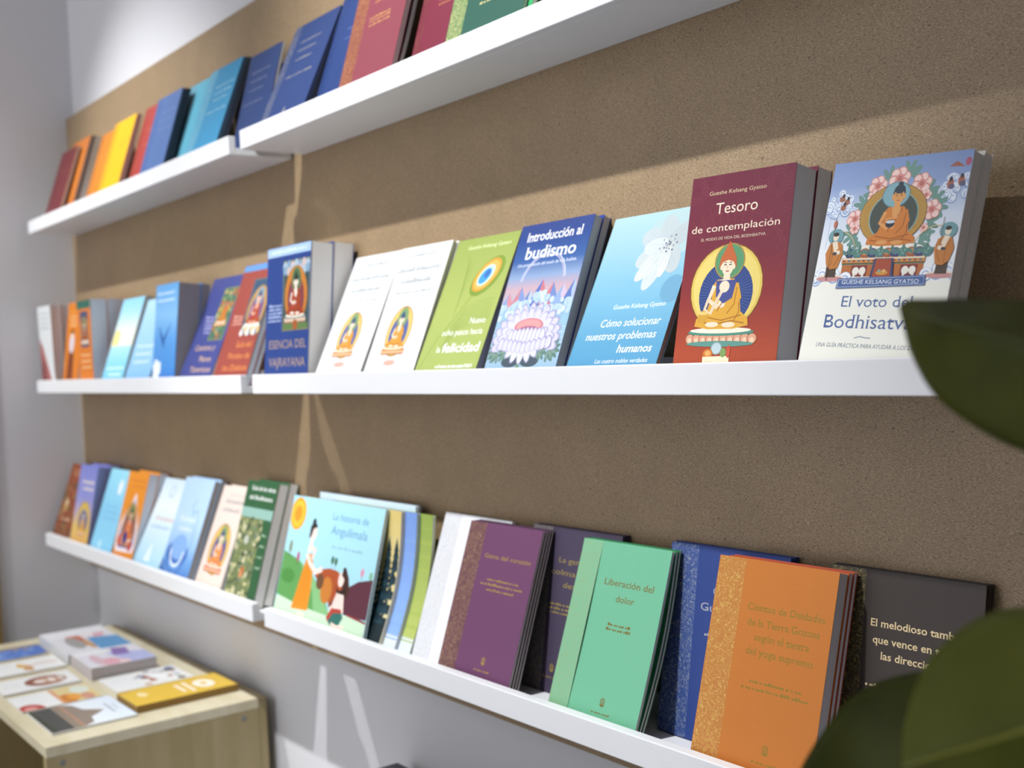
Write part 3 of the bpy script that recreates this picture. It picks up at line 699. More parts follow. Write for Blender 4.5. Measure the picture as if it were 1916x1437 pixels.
def a_wave(c):
    c.grad(0, 0, 1, 1, ((0, '#4a7cc0'), (.2, '#6c9cd4'), (.36, '#9cc0e4'), (.6, '#b8d4ec'), (1, '#b4d0ea')))
    c.stroke([(.6, .8), (.52, .72), (.6, .66), (.72, .7), (.78, .62), (.8, .4), (.72, .2)], .0016, '#5a84bc'); c.stroke([(.5, .75), (.56, .66), (.68, .62), (.74, .5), (.76, .3)], .001, '#7ba0d0')
    c.ell(.42, .27, .36, .12, '#4472b8'); c.ell(.44, .33, .26, .12, '#86aee0'); c.arc(.42, .3, .03, 180, 360, .006, '#dbe8f4', n=14); c.arc(.42, .28, .043, 180, 350, .003, '#2f5ca4', n=14)
    c.poly([(0, 0), (0, .2), (.3, .1), (.7, .06), (1, .12), (1, 0)], '#3f74bc'); c.stroke([(0, .16), (.3, .07), (.7, .04), (1, .1)], .0016, '#a9c8e8')
    c.scrib(.2, .75, .58, .05, '#d8e6f2', 1); c.scrib(.25, .7, .49, .04, '#d8e6f2', 2)
def a_cream(c):
    c.scrib(.25, .94, .84, .045, '#a9a0a0', 1); c.scrib(.22, .84, .76, .045, '#a9a0a0', 2); c.scrib(.3, .9, .91, .02, '#c4b8b0', 3)
    c.seated(.5, .26, .027, '#d88c4c', skin='#ecd0bc', hair='#44447c', halo='#8a9c64', aura=('#dcb458', '#54508c'), fold='#b8604c', petals='#d8644c')
def a_greenguia(c):
    c.rect(0, .70, 1, .78, '#8cb0a4'); c.rect(0, 0, .75, .7, '#6d7850'); r = random.Random(11)
    for i in range(190): c.ell(r.uniform(.01, .74), r.uniform(.03, .69), r.uniform(.02, .06), r.uniform(.008, .022), r.choice(('#c8c090', '#4c5c40', '#8a905c', '#a8a47c', '#3a4838', '#d8d0b0', '#708068')), n=8, rot=r.uniform(0, 90))
    c.disc(.42, .27, .008, '#b06a3c'); c.disc(.4, .24, .006, '#c88a5c'); c.disc(.35, .52, .008, '#b4b8a8')
    c.text('Guía de las obras', .172, .93, .925, .036, W_, bold=.006); c.text('del Bodhisatva', .157, .89, .848, .036, W_, bold=.006)
    for i in range(4): c.scrib(.8, .95, .57 - .085 * i, .018, '#a8bca0', i)
def a_picture(c):
    c.grad(0, 0, 1, 1, ((0, '#9accd2'), (.5, '#a6d6e2'), (1, '#aadcea')))
    c.rect(0, 0, 1, .19, '#c6dcc0')
    c.poly([(0, .55), (.06, .535), (.2, .5), (.35, .43), (.48, .33), (.57, .24), (.63, .15), (.3, .16), (0, .2)], '#5f9a56'); c.poly([(.2, .5), (.35, .43), (.5, .32), (.63, .15), (.45, .16), (.4, .3)], '#84b87c'); c.ell(.1, .36, .08, .06, '#4f8a44')
    c.poly([(.40, .415), (.47, .475), (.55, .495), (.63, .49), (.72, .45), (.7, .3), (.62, .2), (.56, .3)], '#a8502c'); c.ell(.55, .33, .06, .1, '#c47a34'); c.ell(.47, .38, .04, .06, '#6d4a30')
    c.poly([(.6, .22), (.66, .3), (.75, .38), (.86, .45), (1, .49), (1, .2), (.85, .19), (.7, .2)], '#5a2f3c'); c.stroke([(.8, .2), (1, .18)], .003, '#8a2f30')
    c.disc(.087, .858, .0255, '#dc9c2c'); c.disc(.087, .858, .0215, '#eebb3c'); c.disc(.087, .858, .0125, '#dc9430')
    for u, v, h, col in ((.071, .58, .05, '#6f6a30'), (.179, .515, .04, '#b0506a'), (.563, .55, .03, '#3f6a44'), (.601, .545, .03, '#3f6a44'), (.883, .51, .03, '#d888a4'), (.97, .5, .03, '#7fae86')):
        c.stroke([(u, v - h * 1.4), (u, v)], .0012, '#5a4630'); c.ell(u, v + .01, .016, h, col, n=14); c.ell(u, v + .015, .008, h * .6, '#8a8a48' if u < .1 else col, n=10)
    c.poly([(.285, .565), (.335, .57), (.36, .5), (.375, .42), (.385, .3), (.387, .14), (.2, .122), (.225, .25), (.25, .4)], '#dc8c28')
    for i in range(3): c.stroke([(.3 + .012 * i, .5), (.27 + .03 * i, .3), (.24 + .045 * i, .15)], .0008, '#b86a1c')
    c.stroke([(.335, .53), (.36, .6), (.3, .62)], .008, '#ecd2c6'); c.stroke([(.275, .565), (.32, .5), (.4, .44), (.47, .475)], .0085, '#f0d8cc'); c.poly([(.27, .58), (.33, .59), (.31, .68), (.285, .68)], '#f0d8cc')
    c.ell(.302, .735, .042, .062, '#f0dcd0'); c.poly([(.262, .68), (.262, .78), (.29, .815), (.33, .8), (.335, .775), (.3, .765), (.285, .7)], '#2c2424'); c.disc(.293, .815, .0055, '#2c2424'); c.stroke([(.33, .74), (.345, .725), (.333, .72)], .0008, '#b08a80'); c.stroke([(.325, .755), (.335, .757)], .0007, '#4a3a34')
    c.ell(.3, .1, .022, .02, '#f0d8cc'); c.ell(.335, .095, .022, .018, '#f0d8cc')
    c.poly([(.69, .52), (.715, .53), (.76, .46), (.79, .36), (.77, .3), (.72, .33), (.7, .4)], '#4a2c26'); c.ell(.687, .435, .03, .055, '#f0d8cc'); c.poly([(.65, .38), (.68, .35), (.73, .37), (.75, .44), (.76, .32), (.7, .3), (.66, .33)], '#2f221e'); c.poly([(.685, .47), (.7, .53), (.73, .5), (.72, .44)], '#3a2622'); c.stroke([(.665, .44), (.675, .445)], .0007, '#3a2c28')
    c.poly([(.665, .33), (.74, .33), (.765, .2), (.66, .18), (.64, .25)], '#f0d8cc'); c.stroke([(.68, .33), (.66, .24), (.62, .2)], .007, '#ecd0c4'); c.stroke([(.7, .31), (.72, .25), (.69, .21)], .0008, '#c89a8c')
    c.poly([(.61, .13), (.64, .2), (.73, .22), (.77, .17), (.74, .11), (.65, .09)], '#2f6a60'); c.poly([(.6, .14), (.64, .215), (.74, .225), (.75, .2), (.66, .18), (.62, .11)], '#b04438'); c.stroke([(.66, .1), (.72, .09), (.79, .1)], .006, '#f0d8cc')
    c.text('La historia de', .485, .86, .86, .055, '#5f8fb8'); c.text('Angulimala', .493, .871, .75, .07, '#5f8fb8'); c.scrib(.528, .853, .65, .02, '#8fb4c4', 2)
def a_fir(c):
    c.grad(0, 0, 1, 1, ((0, '#c8c4a0'), (.6, '#e0cc8c'), (1, '#dcc478')))
    for u0 in (.9, .97, .8):
        for i in range(14): v = .1 + .047 * i; c.poly([(u0 - .1 + .006 * i, v), (u0, v + .1), (u0 + .1 - .006 * i, v)], ('#1f3038', '#27404a')[i % 2])
    c.rect(.6, 0, 1, .2, '#1c2a2e')
def a_fan(top, bot, mark=None):
    def art(c):
        c.grad(0, 0, 1, 1, ((0, '#dfe8ec'), (.12, '#dfe8ec'), (.14, bot), (1, top)))
        if mark: c.text(mark, .895, .935, .78, .1, W_, bold=.02)
    return art

GB = '#8f7a46'
H = '#d9d6d0'
P_, K_, HB = 'paperback_book', 'booklet', 'hardcover_book'
# name, label, short, row, x0, y, lean, width, height, roll, thicknesses, cover, art, options
BOOKS = [
# top row
 (K_, 'maroon booklet at the far left end of the top row', 'far left maroon booklet', 'T', .057, -.096, .319, .118, .183, 0, [.007], cloth('#6b2a2e'), booklet('#6b2a2e', '#8a5a4a', [], [(.35, .8, .7)], .2, .3), {}),
 (K_, 'plain orange booklet half hidden behind the far left maroon booklet', 'plain orange booklet at far left', 'T', .094, -.081, .30, .125, .2, 0, [.005], cloth('#bf6f2c'), None, {}),
 (P_, 'book with white page block behind the plain orange booklet, cover coloured as brown shadow', 'shadow brown book', 'T', .110, -.0752, .30, .125, .197, 0, [.017], '#3a2620', None, {}),  # brown cover colour stands in for the shadow between the books
 (K_, 'orange foil-banded booklet tucked behind the yellow booklet', 'orange booklet beside yellow one', 'T', .302, -.080, .313, .125, .182, 0, [.006], cloth('#cf7d26'), booklet('#c47424', '#d8a050', [], [(.4, .9, .7)], .22, .4), {}),
 (K_, 'bright yellow booklet on the top left ledge', 'bright yellow booklet', 'T', .441, -.096, .313, .128, .180, 0, [.005, .005], cloth('#e6b218'), booklet('#e6a81c', '#caa040', [], [(.36, .95, .71), (.4, .8, .66)], .2, .3), {'copies': cloth('#7c3a34')}),
 (K_, 'brick red booklet between the yellow and the slate blue booklets', 'brick red booklet', 'T', .573, -.078, .30, .116, .187, 0, [.006], cloth('#a8413a'), booklet('#a8413a', '#c08a5a', [], [(.3, .9, .72), (.3, .8, .55)], .2, .3), {}),
 (K_, 'slate blue booklet left of the cyan and sky blue booklets, top row', 'slate blue booklet', 'T', .690, -.096, .309, .122, .180, 0, [.005, .005, .005], cloth('#4e6a9c'), booklet('#4a68a0', '#7a8cb0', [], [(.35, .9, .8), (.35, .85, .7), (.35, .9, .6)], .2, .3), {'copies': cloth('#20242c'), 'pages': '#4a4e58'}),  # dark page colour paints in the shadow on the stack's side
 (K_, 'pale cyan booklet with silvery foil band behind the sky blue booklet', 'pale cyan booklet', 'T', .781, -.075, .33, .13, .19, 0, [.005], cloth('#58a4ba'), booklet('#60a8be', '#b8d8dc', [], [], .3, .5), {}),
 (K_, 'sky blue foil-banded booklet at the right of the top left ledge', 'sky blue booklet', 'T', .913, -.096, .37, .134, .189, 0, [.005, .005, .005], cloth('#3389b2'), booklet('#439aba', '#b4d0d4', [], [(.35, .93, .78), (.35, .9, .71), (.4, .85, .64), (.3, .9, .52)], .24, .8), {'copies': cloth('#26364e'), 'pages': '#4a4e58'}),  # pages darkened in colour to imitate the side shadow of the stack
 (K_, 'royal blue booklet spanning the gap between the two top ledges', 'royal blue booklet over the gap', 'T', 1.066, -.070, .27, .116, .175, 0, [.005], cloth('#2f4270'), booklet('#2f4270', '#8a8aa0', [], [(.17, .74, .8), (.18, .7, .71), (.18, .66, .62), (.05, .7, .49)], .06, .3), {}),
 (K_, 'royal blue booklet with greyish foil band, first on the top right ledge', 'foil-banded royal blue booklet', 'T', 1.211, -.096, .432, .144, .2, 0, [.004, .004, .003], cloth('#2d4070'), booklet('#3c4c78', '#a8a494', [], [(.286, .73, .81), (.282, .72, .73), (.32, .69, .645), (.24, .82, .5)], .155, .8, (.514, .2)), {'copies': cloth('#2a2e3a'), 'pages': '#4a4e58'}),  # dark page edges stand in for shade beside the stack
 (K_, 'deep blue booklet mostly hidden behind the red foil-banded booklet', 'deep blue booklet', 'T', 1.3585, -.078, .35, .138, .2, 0, [.005], cloth('#2a3f72'), booklet('#2a3f72', '#6a7cb0', [], [(.3, .6, .7), (.3, .6, .62)], .1, .2), {}),
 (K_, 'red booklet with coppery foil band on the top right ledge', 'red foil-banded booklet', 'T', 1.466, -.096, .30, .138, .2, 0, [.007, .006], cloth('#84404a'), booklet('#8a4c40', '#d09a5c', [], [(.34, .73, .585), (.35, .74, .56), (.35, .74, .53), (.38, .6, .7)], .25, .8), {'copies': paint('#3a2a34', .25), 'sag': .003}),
 (K_, 'crimson booklet standing behind and left of the dark green booklet', 'crimson booklet', 'T', 1.622, -.080, .30, .135, .2, 0, [.005], cloth('#74283a'), booklet('#74283a', '#c08a5a', [], [(.3, .9, .52), (.3, .8, .485)], .12, .3), {}),
 (K_, 'dark green booklet with gold foil band at the top edge of the photo', 'dark green booklet', 'T', 1.724, -.096, .30, .149, .2, 0, [.005], cloth('#2c5648'), booklet('#6f8a58', '#d8c88c', [], [(.4, .7, .3), (.42, .66, .33)], .215, .9), {}),
 (K_, 'bright green booklet peeping out right of the dark green booklet', 'bright green booklet', 'T', 1.732, -.0905, .30, .150, .2, 0, [.006], cloth('#2f9a5a'), None, {}),
# middle row
 (P_, 'thick white paperback with red landscape at left end of middle row', 'white and red paperback', 'M', -.002, -.096, -.02, .104, .191, 0, [.021, .018], '#dcdedd', a_whitered, {'pages': '#c4c0c2'}),
 (P_, 'orange paperback with white-robed figure near the left end, middle row', 'orange paperback with standing figure', 'M', .115, -.085, .127, .11, .195, 0, [.010], '#d87c20', a_orangefig, {}),
 (P_, 'orange paperback with dark green top strip, middle row', 'orange paperback with green strip', 'M', .288, -.096, 0.0, .092, .188, 0, [.036, .036], '#dc7c2c', a_greentop, {'pages': '#e6e8f4'}),
 (P_, 'pale blue paperback with yellow sun above the sea, middle row', 'sunrise paperback', 'M', .414, -.096, .327, .128, .193, 0, [.010, .010], '#a8dcee', a_sun, {'copies': '#2c3c58'}),
 (P_, 'plain light blue paperback left of the ocean-covered book, middle row', 'plain light blue paperback', 'M', .555, -.096, .349, .135, .184, 0, [.012], '#9cccec', a_pale, {}),
 (P_, 'thick ocean blue paperback with a dark leaping sea creature, middle row', 'ocean blue paperback', 'M', .719, -.096, .108, .112, .191, 0, [.042, .016], '#4a8fd4', a_oceano, {'pages': '#9c989a'}),
 (P_, 'violet blue paperback with small green painting, middle row', 'violet blue paperback', 'M', .839, -.096, .416, .142, .211, 0, [.010], '#3f4784', a_caminos, {}),
 (P_, 'brick red paperback with blue top strip, middle row', 'brick red paperback with blue strip', 'M', .996, -.096, .358, .13, .217, 0, [.011, .008], '#94453c', a_guia, {'pages': '#bcc4cc'}),
 (P_, 'thick royal blue paperback with framed seated deity, first on middle right ledge', 'thick royal blue paperback', 'M', 1.205, -.096, .088, .143, .211, 0, [.036, .033], '#2a4484', a_esencia, {'pages': '#dcdad8'}),
 (P_, 'white paperback with small golden figure, left one of two', 'left white paperback', 'M', 1.36, -.096, .436, .128, .203, 0, [.0047, .0045], '#e6e6e4', a_white(3, [(.2, .78, .91, .025), (.04, .9, .80, .038), (.15, .8, .71, .038), (.15, .85, .63, .02)]), {}),
 (P_, 'white paperback with small golden figure, beside the lime green book', 'right white paperback', 'M', 1.499, -.096, .406, .123, .2, 0, [.008, .006], '#e6e6e4', a_white(13, [(.21, .76, .92, .025), (.04, .91, .81, .038), (.18, .79, .725, .038), (.15, .85, .65, .02)]), {}),
 (P_, 'lime green paperback with a peacock feather eye', 'lime green paperback', 'M', 1.625, -.096, .444, .131, .201, 0, [.010], '#a9b566', a_feliz, {'pages': '#b8bccc'}),
 (P_, 'blue paperback with white lotus and mountains on its cover', 'lotus and mountains paperback', 'M', 1.775, -.096, .383, .129, .197, 0, [.012, .010], '#2c3f92', a_intro, {'pages': '#c4c6cc'}),
 (P_, 'light blue paperback with a white flower in its top corner', 'light blue flower paperback', 'M', 1.92, -.096, .47, .133, .196, 0, [.0065], '#8cc6e2', a_como, {'pages': '#a08a80'}),
 (P_, 'dark red paperback with yellow-robed figure in an oval halo', 'dark red paperback', 'M', 2.081, -.096, .19, .1225, .195, -.025, [.028, .020], '#6b2338', a_tesoro, {'pages': '#cfd0d6'}),
 (P_, 'cream and blue paperback with seated figure, partly covered by a leaf', 'cream and blue paperback', 'M', 2.225, -.096, .27, .129, .190, -.068, [.013, .011], '#dcdcd6', a_voto, {'pages': '#d8d6d4'}),
# bottom row
 (P_, 'reddish brown paperback at the left end of the bottom row', 'reddish brown paperback', 'B', -.013, -.096, .348, .124, .188, 0, [.012], '#8a4426', a_forest, {}),
 (P_, 'thick lilac paperback with yellow haloed figure, bottom row', 'lilac paperback', 'B', .134, -.096, .209, .123, .189, 0, [.025, .022], '#7c82c8', a_lilac, {'pages': '#9498c4'}),
 (P_, 'light blue paperback with a white moon shape, bottom row', 'moon paperback', 'B', .275, -.096, .334, .138, .191, 0, [.012], '#8fd0ec', a_bluemoon, {}),
 (P_, 'orange paperback with a flame-shaped white deity emblem, bottom row', 'orange deity paperback', 'B', .425, -.096, .272, .118, .191, 0, [.020, .019], '#e8912c', a_orangedeity, {'pages': '#dcdce4'}),
 (P_, 'whitish blue paperback left of the wave-covered book, bottom row', 'whitish blue paperback', 'B', .545, -.096, .448, .14, .193, 0, [.010], '#cfe6f0', a_paleblue, {}),
 (P_, 'blue paperback with curling waves on its cover, bottom row', 'wave paperback', 'B', .695, -.096, .357, .138, .198, 0, [.011, .011], '#a8cae8', a_wave, {'pages': '#aaa6a8'}),
 (P_, 'cream paperback with haloed figure, left of the dark green paperback', 'cream paperback', 'B', .868, -.096, .380, .111, .194, 0, [.012, .010], '#e0cec2', a_cream, {}),
 (P_, 'dark green paperback with jungle painting, last on bottom left ledge', 'dark green jungle paperback', 'B', .999, -.096, .293, .118, .208, 0, [.018, .016], '#2f5a3a', a_greenguia, {'pages': '#efedea'}),
 ('picture_book', 'wide children\'s picture book with orange-robed figure and sun', 'orange-robed picture book', 'B', 1.189, -.096, .265, .279, .194, 0, [.005], '#a8d4e0', a_picture, {}),
 ('picture_book', 'picture book with dark fir tree on yellow, fanned behind the front one', 'fir tree picture book', 'B', 1.2195, -.0898, .265, .279, .193, 0, [.005], '#dcc88a', a_fir, {'sag0': .011}),
 ('picture_book', 'light blue picture book, third in the fanned row of picture books', 'light blue picture book', 'B', 1.2495, -.0836, .265, .279, .192, 0, [.005], '#86a8e0', a_fan('#7c9cdc', '#8cb0e6'), {'sag0': .011}),
 ('picture_book', 'green picture book with a question mark, hindmost of the fanned ones', 'question mark picture book', 'B', 1.2795, -.0774, .265, .279, .191, 0, [.005], '#a8b85c', a_fan('#94aa50', '#b4c068', '?'), {'sag0': .011}),
 ('picture_book', 'white topped picture book standing at the back of the fanned picture books', 'white topped picture book', 'B', 1.225, -.0712, .265, .279, .199, 0, [.0045, .004], '#cfe2ea', None, {'sag0': .011, 'sag': .011, 'copies': '#5a6270'}),
 (HB, 'white booklet with embossed silvery band behind the purple booklet', 'white embossed booklet', 'B', 1.563, -.076, .345, .147, .199, 0, [.006], '#f2f2f4', booklet('#eaeaec', '#c4c8cc', [('F', .41, .45, .7, .03)], [], .27, .6), {'hard': True}),
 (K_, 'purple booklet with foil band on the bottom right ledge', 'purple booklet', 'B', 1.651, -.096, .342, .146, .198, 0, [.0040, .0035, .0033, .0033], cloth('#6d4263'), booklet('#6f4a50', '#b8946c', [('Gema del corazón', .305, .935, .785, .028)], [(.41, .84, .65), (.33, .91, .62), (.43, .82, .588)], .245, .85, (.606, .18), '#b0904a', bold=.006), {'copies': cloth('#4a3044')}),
 (HB, 'dark plum hardcover between the purple and the mint green booklets', 'dark plum hardcover', 'B', 1.757, -.0432, .165, .157, .1925, 0, [.0055, .0052], cloth('#4a4054'), booklet('#6a6468', '#b8a888', [('La gema que', .33, .8, .79, .034), ('colma los', .251, .70, .715, .034), ('deseos', .40, .7, .642, .034)], [(.26, .72, .53), (.25, .75, .505), (.27, .7, .48)], .235, .7, (.346, .16), '#a8924e'), {'hard': True}),
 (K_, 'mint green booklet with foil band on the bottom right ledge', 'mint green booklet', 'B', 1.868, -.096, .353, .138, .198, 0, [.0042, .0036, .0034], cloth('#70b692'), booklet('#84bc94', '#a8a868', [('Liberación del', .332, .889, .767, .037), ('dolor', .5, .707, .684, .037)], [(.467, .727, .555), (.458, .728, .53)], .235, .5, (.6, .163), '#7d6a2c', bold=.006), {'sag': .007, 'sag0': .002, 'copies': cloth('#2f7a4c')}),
 (HB, 'royal blue hardcover with silvery band behind the orange booklet', 'royal blue hardcover', 'B', 1.990, -.045, .172, .156, .1955, 0, [.0055, .0052], cloth('#2d4484'), booklet('#3c5490', '#a9aeb4', [('G', .40, .45, .756, .042), ('Gu', .302, .43, .67, .042)], [(.35, .45, .545)], .25, .8, None, '#b0b2b4'), {'hard': True}),
 (K_, 'bright orange booklet with gold lettering, nearest on the bottom ledge', 'bright orange booklet', 'B', 2.083, -.096, .285, .139, .201, 0, [.013, .0055, .005], cloth('#c0722a'), booklet('#bc7a36', '#d8b25c', [('Cientos de Deidades', .309, .94, .769, .034), ('de la Tierra Gozosa', .325, .917, .7, .034), ('según el tantra', .4, .85, .636, .034), ('del yoga supremo', .347, .896, .57, .034)], [(.41, .855, .448), (.35, .9, .416)], .24, .9, (.62, .178), '#8f7426', bold=.006), {'copies': cloth('#a8482a'), 'pages': '#d0ccd2'}),
 (HB, 'dark brown hardcover with pale gold title, at right behind the leaf', 'dark brown hardcover', 'B', 2.192, -.045, .169, .151, .196, 0, [.0055, .0052], cloth('#3b322d'), booklet('#4e4636', '#b8a468', [('El melodioso tambor', .302, .90, .753, .034), ('que vence en todas', .322, .88, .68, .034), ('las direcciones', .378, .80, .613, .034)], [(.29, .7, .489)], .25, .8, None, '#e0c898', bold=.01), {'hard': True}),
]
for nm, lb, sh, row, x0, yb, a, W, Hh, ro, ts, base, art, kw in BOOKS:
    stack(nm, lb, sh, row, x0, yb, a, W, Hh, ro, ts, base, art, **kw)

# ---------------------------------------------------------------- low table with leaflets
ZT = 0.702
VEN = wood_mat('#d6cdb2', '#c9bd9c', (3, 9, 1.2)); VEN2 = wood_mat('#ab9a74', '#9b8a5f', (8, 8, 1.0))
t = tag(empty('low_cabinet', (0.545, -0.19, 0)), 'pale maple veneer low cabinet with leaflets on top, against the wall', 'cabinet')
def tb(name, x0, x1, y0, y1, z0, z1, mt=VEN2, par=t, bv=0.001):
    b = MB(); b.box(x0 - .545, x1 - .545, y0 + .19, y1 + .19, z0, z1, mt); return b.build(name, par, bevel=bv)
tb('top', .144, .946, -.380, -.016, ZT - .018, ZT, VEN)
tb('back_panel', .144, .946, -.0155, -.0005, 0.03, ZT - .001)
for xa, xb in ((.144, .162), (.928, .946)):
    p = tb('side_panel', xa, xb, -.380, -.016, 0, ZT - .0182)
    if xa > .5:
        for y in (-.355, -.045):
            b = MB(); b.lathe([(0, .0012), (.0035, .0012), (.005, 0)], paint('#8a8a88', .3, .8), 14)
            o = b.build('screw', p); o.rotation_euler = (0, math.pi / 2, 0); o.location = (.946 - .545, y + .19, ZT - .03)
tb('shelf', .1625, .9275, -.37, -.016, .33, .348)
tb('plinth', .1625, .9275, -.36, -.345, 0, .06)

def sheet(name, label, cat, cx, cy, ang, W, D, z, th, art=None, base='#e6e6e4', edge=None, group='printed leaflets on the low cabinet', pages=False):
    """flat printed thing lying on the table; artwork u runs along its width, v along its depth"""
    r = tag(empty(name, (cx, cy, z + .0002), (0, 0, ang)), label, cat, group)
    C = Cover(W, D, 0.0); b = C.mb
    if art: art(C)
    flat = MB(); flat.box(-W / 2, W / 2, -D / 2, D / 2, th - .0003, th, paint(base))
    for i, f in enumerate(b.f):
        flat.add([(b.v[j][0] - W / 2, b.v[j][2] - D / 2, th - b.v[j][1]) for j in f], [tuple(range(len(f)))], b.mats[b.mi[i]], b.uv.get(i))
    flat.build('cover', r)
    p = MB(); p.box(-W / 2, W / 2, -D / 2, D / 2, 0, th - .00035, pages_mat(edge or '#cfcdc8')); p.build('pages', r)
    return r
def s_blue(c):
    c.grad(0, 0, 1, 1, ((0, '#6f8fd0'), (.5, '#5578c0'), (1, '#4a6cb4'))); r = random.Random(1)
    for i in range(14): c.disc(r.random(), r.random(), .006, r.choice(('#8fb0e0', '#3f62a8', '#a8c0e0', '#b09a80')))
    c.poly([(.0, .0), (.2, .0), (.14, 1), (0, 1)], '#8a7c6c')
def s_hand(c):
    for i in range(3): c.stroke([(.15 + .12 * i, .08), (.15 + .12 * i, .34)], .001, '#a9a9a4')
    c.stroke([(.3, .4), (.5, .55), (.42, .75), (.5, .95)], .006, '#c88a58'); c.poly([(.2, .42), (.5, .38), (.7, .48), (.45, .55)], '#d8b060'); c.poly([(.45, .5), (.8, .42), (.95, .55), (.6, .58)], '#c89868')
def s_oval(c):
    for i in range(4): c.stroke([(.2 + .14 * i, .07), (.2 + .14 * i, .3)], .0012, '#a4a8ac')
    c.ell(.5, .62, .36, .27, '#8a5444'); c.ell(.5, .66, .27, .2, '#b4866c'); c.ell(.5, .55, .12, .08, '#e2d4c8'); c.ell(.5, .7, .18, .05, '#e2d4c8'); c.ell(.5, .82, .2, .04, '#d4c4b8')
def s_food(c):
    for i in range(4): c.stroke([(.15 + .16 * i, .07), (.15 + .16 * i, .4)], .0012, '#b0b2b4')
    c.rect(0, .5, 1, 1, '#d8c48c'); c.ell(.75, .62, .3, .1, '#c87a28'); c.ell(.7, .7, .2, .08, '#e09a3c'); c.ell(.8, .85, .22, .08, '#c89078'); c.ell(.3, .85, .25, .12, '#d6dcd0'); c.poly([(0, .5), (1, .5), (1, .54), (0, .56)], '#d49a70')
    c.ell(.98, .12, .34, .17, '#b43c38'); c.ell(.9, .12, .12, .08, '#d8908c')
def s_temple(c):
    c.grad(0, 0, 1, 1, ((0, '#d5dce2'), (.6, '#dfe5ea'), (1, '#d5e0ec')))
    c.rect(0, 0, 1, .28, '#55544c'); c.rect(.0, .26, 1, .4, '#8a7c6c'); c.poly([(.0, .38), (1, .38), (.9, .52), (.7, .55), (.62, .66), (.52, .76), (.45, .68), (.35, .56), (.1, .5)], '#8c7d70'); c.rect(0, .36, 1, .39, '#b08468')
    for i in range(8): c.rect(.06 + .115 * i, .08, .12 + .115 * i, .27, '#383c40')
    c.poly([(0, 0), (1, 0), (1, .09), (0, .06)], '#3c4034'); c.scrib(.3, .7, .82, .03, '#6f7a88', 3); c.scrib(.36, .6, .9, .02, '#6f7a88', 4)
def s_collage(c):
    r = random.Random(4)
    for i in range(30): c.ell(r.uniform(.08, .92), r.uniform(.42, .95), r.uniform(.03, .12), r.uniform(.02, .06), r.choice(('#b06a4c', '#d8e0e4', '#5a5058', '#8a9ab4', '#a8a884', '#e8ecee', '#c49a78')), rot=r.uniform(0, 180))
    c.ell(.5, .66, .25, .1, '#eceeee'); c.rect(.1, .1, .9, .36, '#e2e4e4')
def s_yellow(c):
    c.ell(.5, .76, .27, .1, '#efe6d4'); c.ell(.5, .76, .1, .03, '#d8b860'); c.rect(.25, .5, .78, .54, '#efdcc0'); c.rect(.2, .58, .84, .625, '#efdcc0'); c.ell(.4, .17, .16, .045, '#e8d49a'); c.rect(.05, .0, .12, .1, '#c89a40')
def s_magazine(c):
    c.rect(0, 0, 1, 1, '#d9d8dc'); c.poly([(.45, .55), (1, .5), (1, 1), (.55, 1)], '#5f98c8'); c.ell(.3, .75, .2, .13, '#d8a8b4'); c.ell(.48, .42, .3, .08, '#c06a50'); c.ell(.36, .34, .25, .07, '#c87458'); c.ell(.6, .3, .25, .12, '#9c9a98'); c.ell(.72, .47, .2, .05, '#c49468'); c.rect(0, 0, .3, 1, '#e2e2e6'); c.ell(.35, .6, .1, .1, '#e6dcdc')
def s_magazine2(c):
    c.rect(0, 0, 1, 1, '#dcdae2'); c.poly([(.3, .45), (1, .6), (1, 1), (.5, 1)], '#b0b6e0'); c.poly([(.05, .6), (.5, .5), (.55, .75), (.15, .82)], '#8a70b0'); c.ell(.8, .35, .2, .18, '#d8a4b0'); c.ell(.6, .22, .3, .08, '#d4b4bc'); c.ell(.9, .55, .12, .08, '#e8c8cc'); c.rect(0, 0, .25, .5, '#e8e8ea')
HP = math.pi / 2
def rot90(f):  # artwork drawn with v running along +y of the table
    return f
sheet('leaflet', 'blue leaflet at the far left front of the low cabinet', 'leaflet', .268, -.25, -.04, .105, .10, ZT, .004, s_blue)
sheet('leaflet', 'white leaflet with brown gesture picture, next to the blue leaflet', 'leaflet', .402, -.27, -.03, .108, .135, ZT, .004, s_hand)
sheet('leaflet', 'white leaflet with a brown oval picture on the low cabinet', 'leaflet', .544, -.287, -.03, .104, .140, ZT, .004, s_oval)
sheet('leaflet', 'white and tan leaflet with red corner blob on the low cabinet', 'leaflet', .674, -.289, 0.0, .108, .140, ZT, .003, s_food)
sheet('leaflet', 'leaflet with a grey temple photo at the front edge of the cabinet', 'leaflet', .816, -.284, 0.0, .154, .142, ZT, .004, s_temple)
sheet('leaflet', 'white leaflet with photo collage beside the yellow box lid', 'leaflet', 0.674, -.121, 0.0, .116, .146, ZT, .003, s_collage)
sheet('leaflet_box', 'flat yellow box lid of leaflets at the wall side of the cabinet', 'box', .825, -.116, 0.0, .105, .186, ZT, .013, s_yellow, '#d9b440', '#8a6a34')
for i in range(6):
    top = i == 5
    sheet('magazine', 'open white magazine with colour photos, topmost of the far stack' if top else 'magazine lying under others in the far stack of magazines', 'magazine', .333 + .001 * (i % 2), -.131, -.02, .232, .130, ZT + .0036 * i, .0034, s_magazine if top else None, edge='#cfcfd2', group='magazines stacked on the low cabinet')
for i in range(7):
    top = i == 6
    sheet('magazine', 'pink and lilac magazine, topmost of the near stack' if top else 'magazine lying under others in the near stack of magazines', 'magazine', .537 - .001 * (i % 2), -.137, -.03, .146, .126, ZT + .0036 * i, .0034, s_magazine2 if top else None, edge='#bdb4b4', group='magazines stacked on the low cabinet')

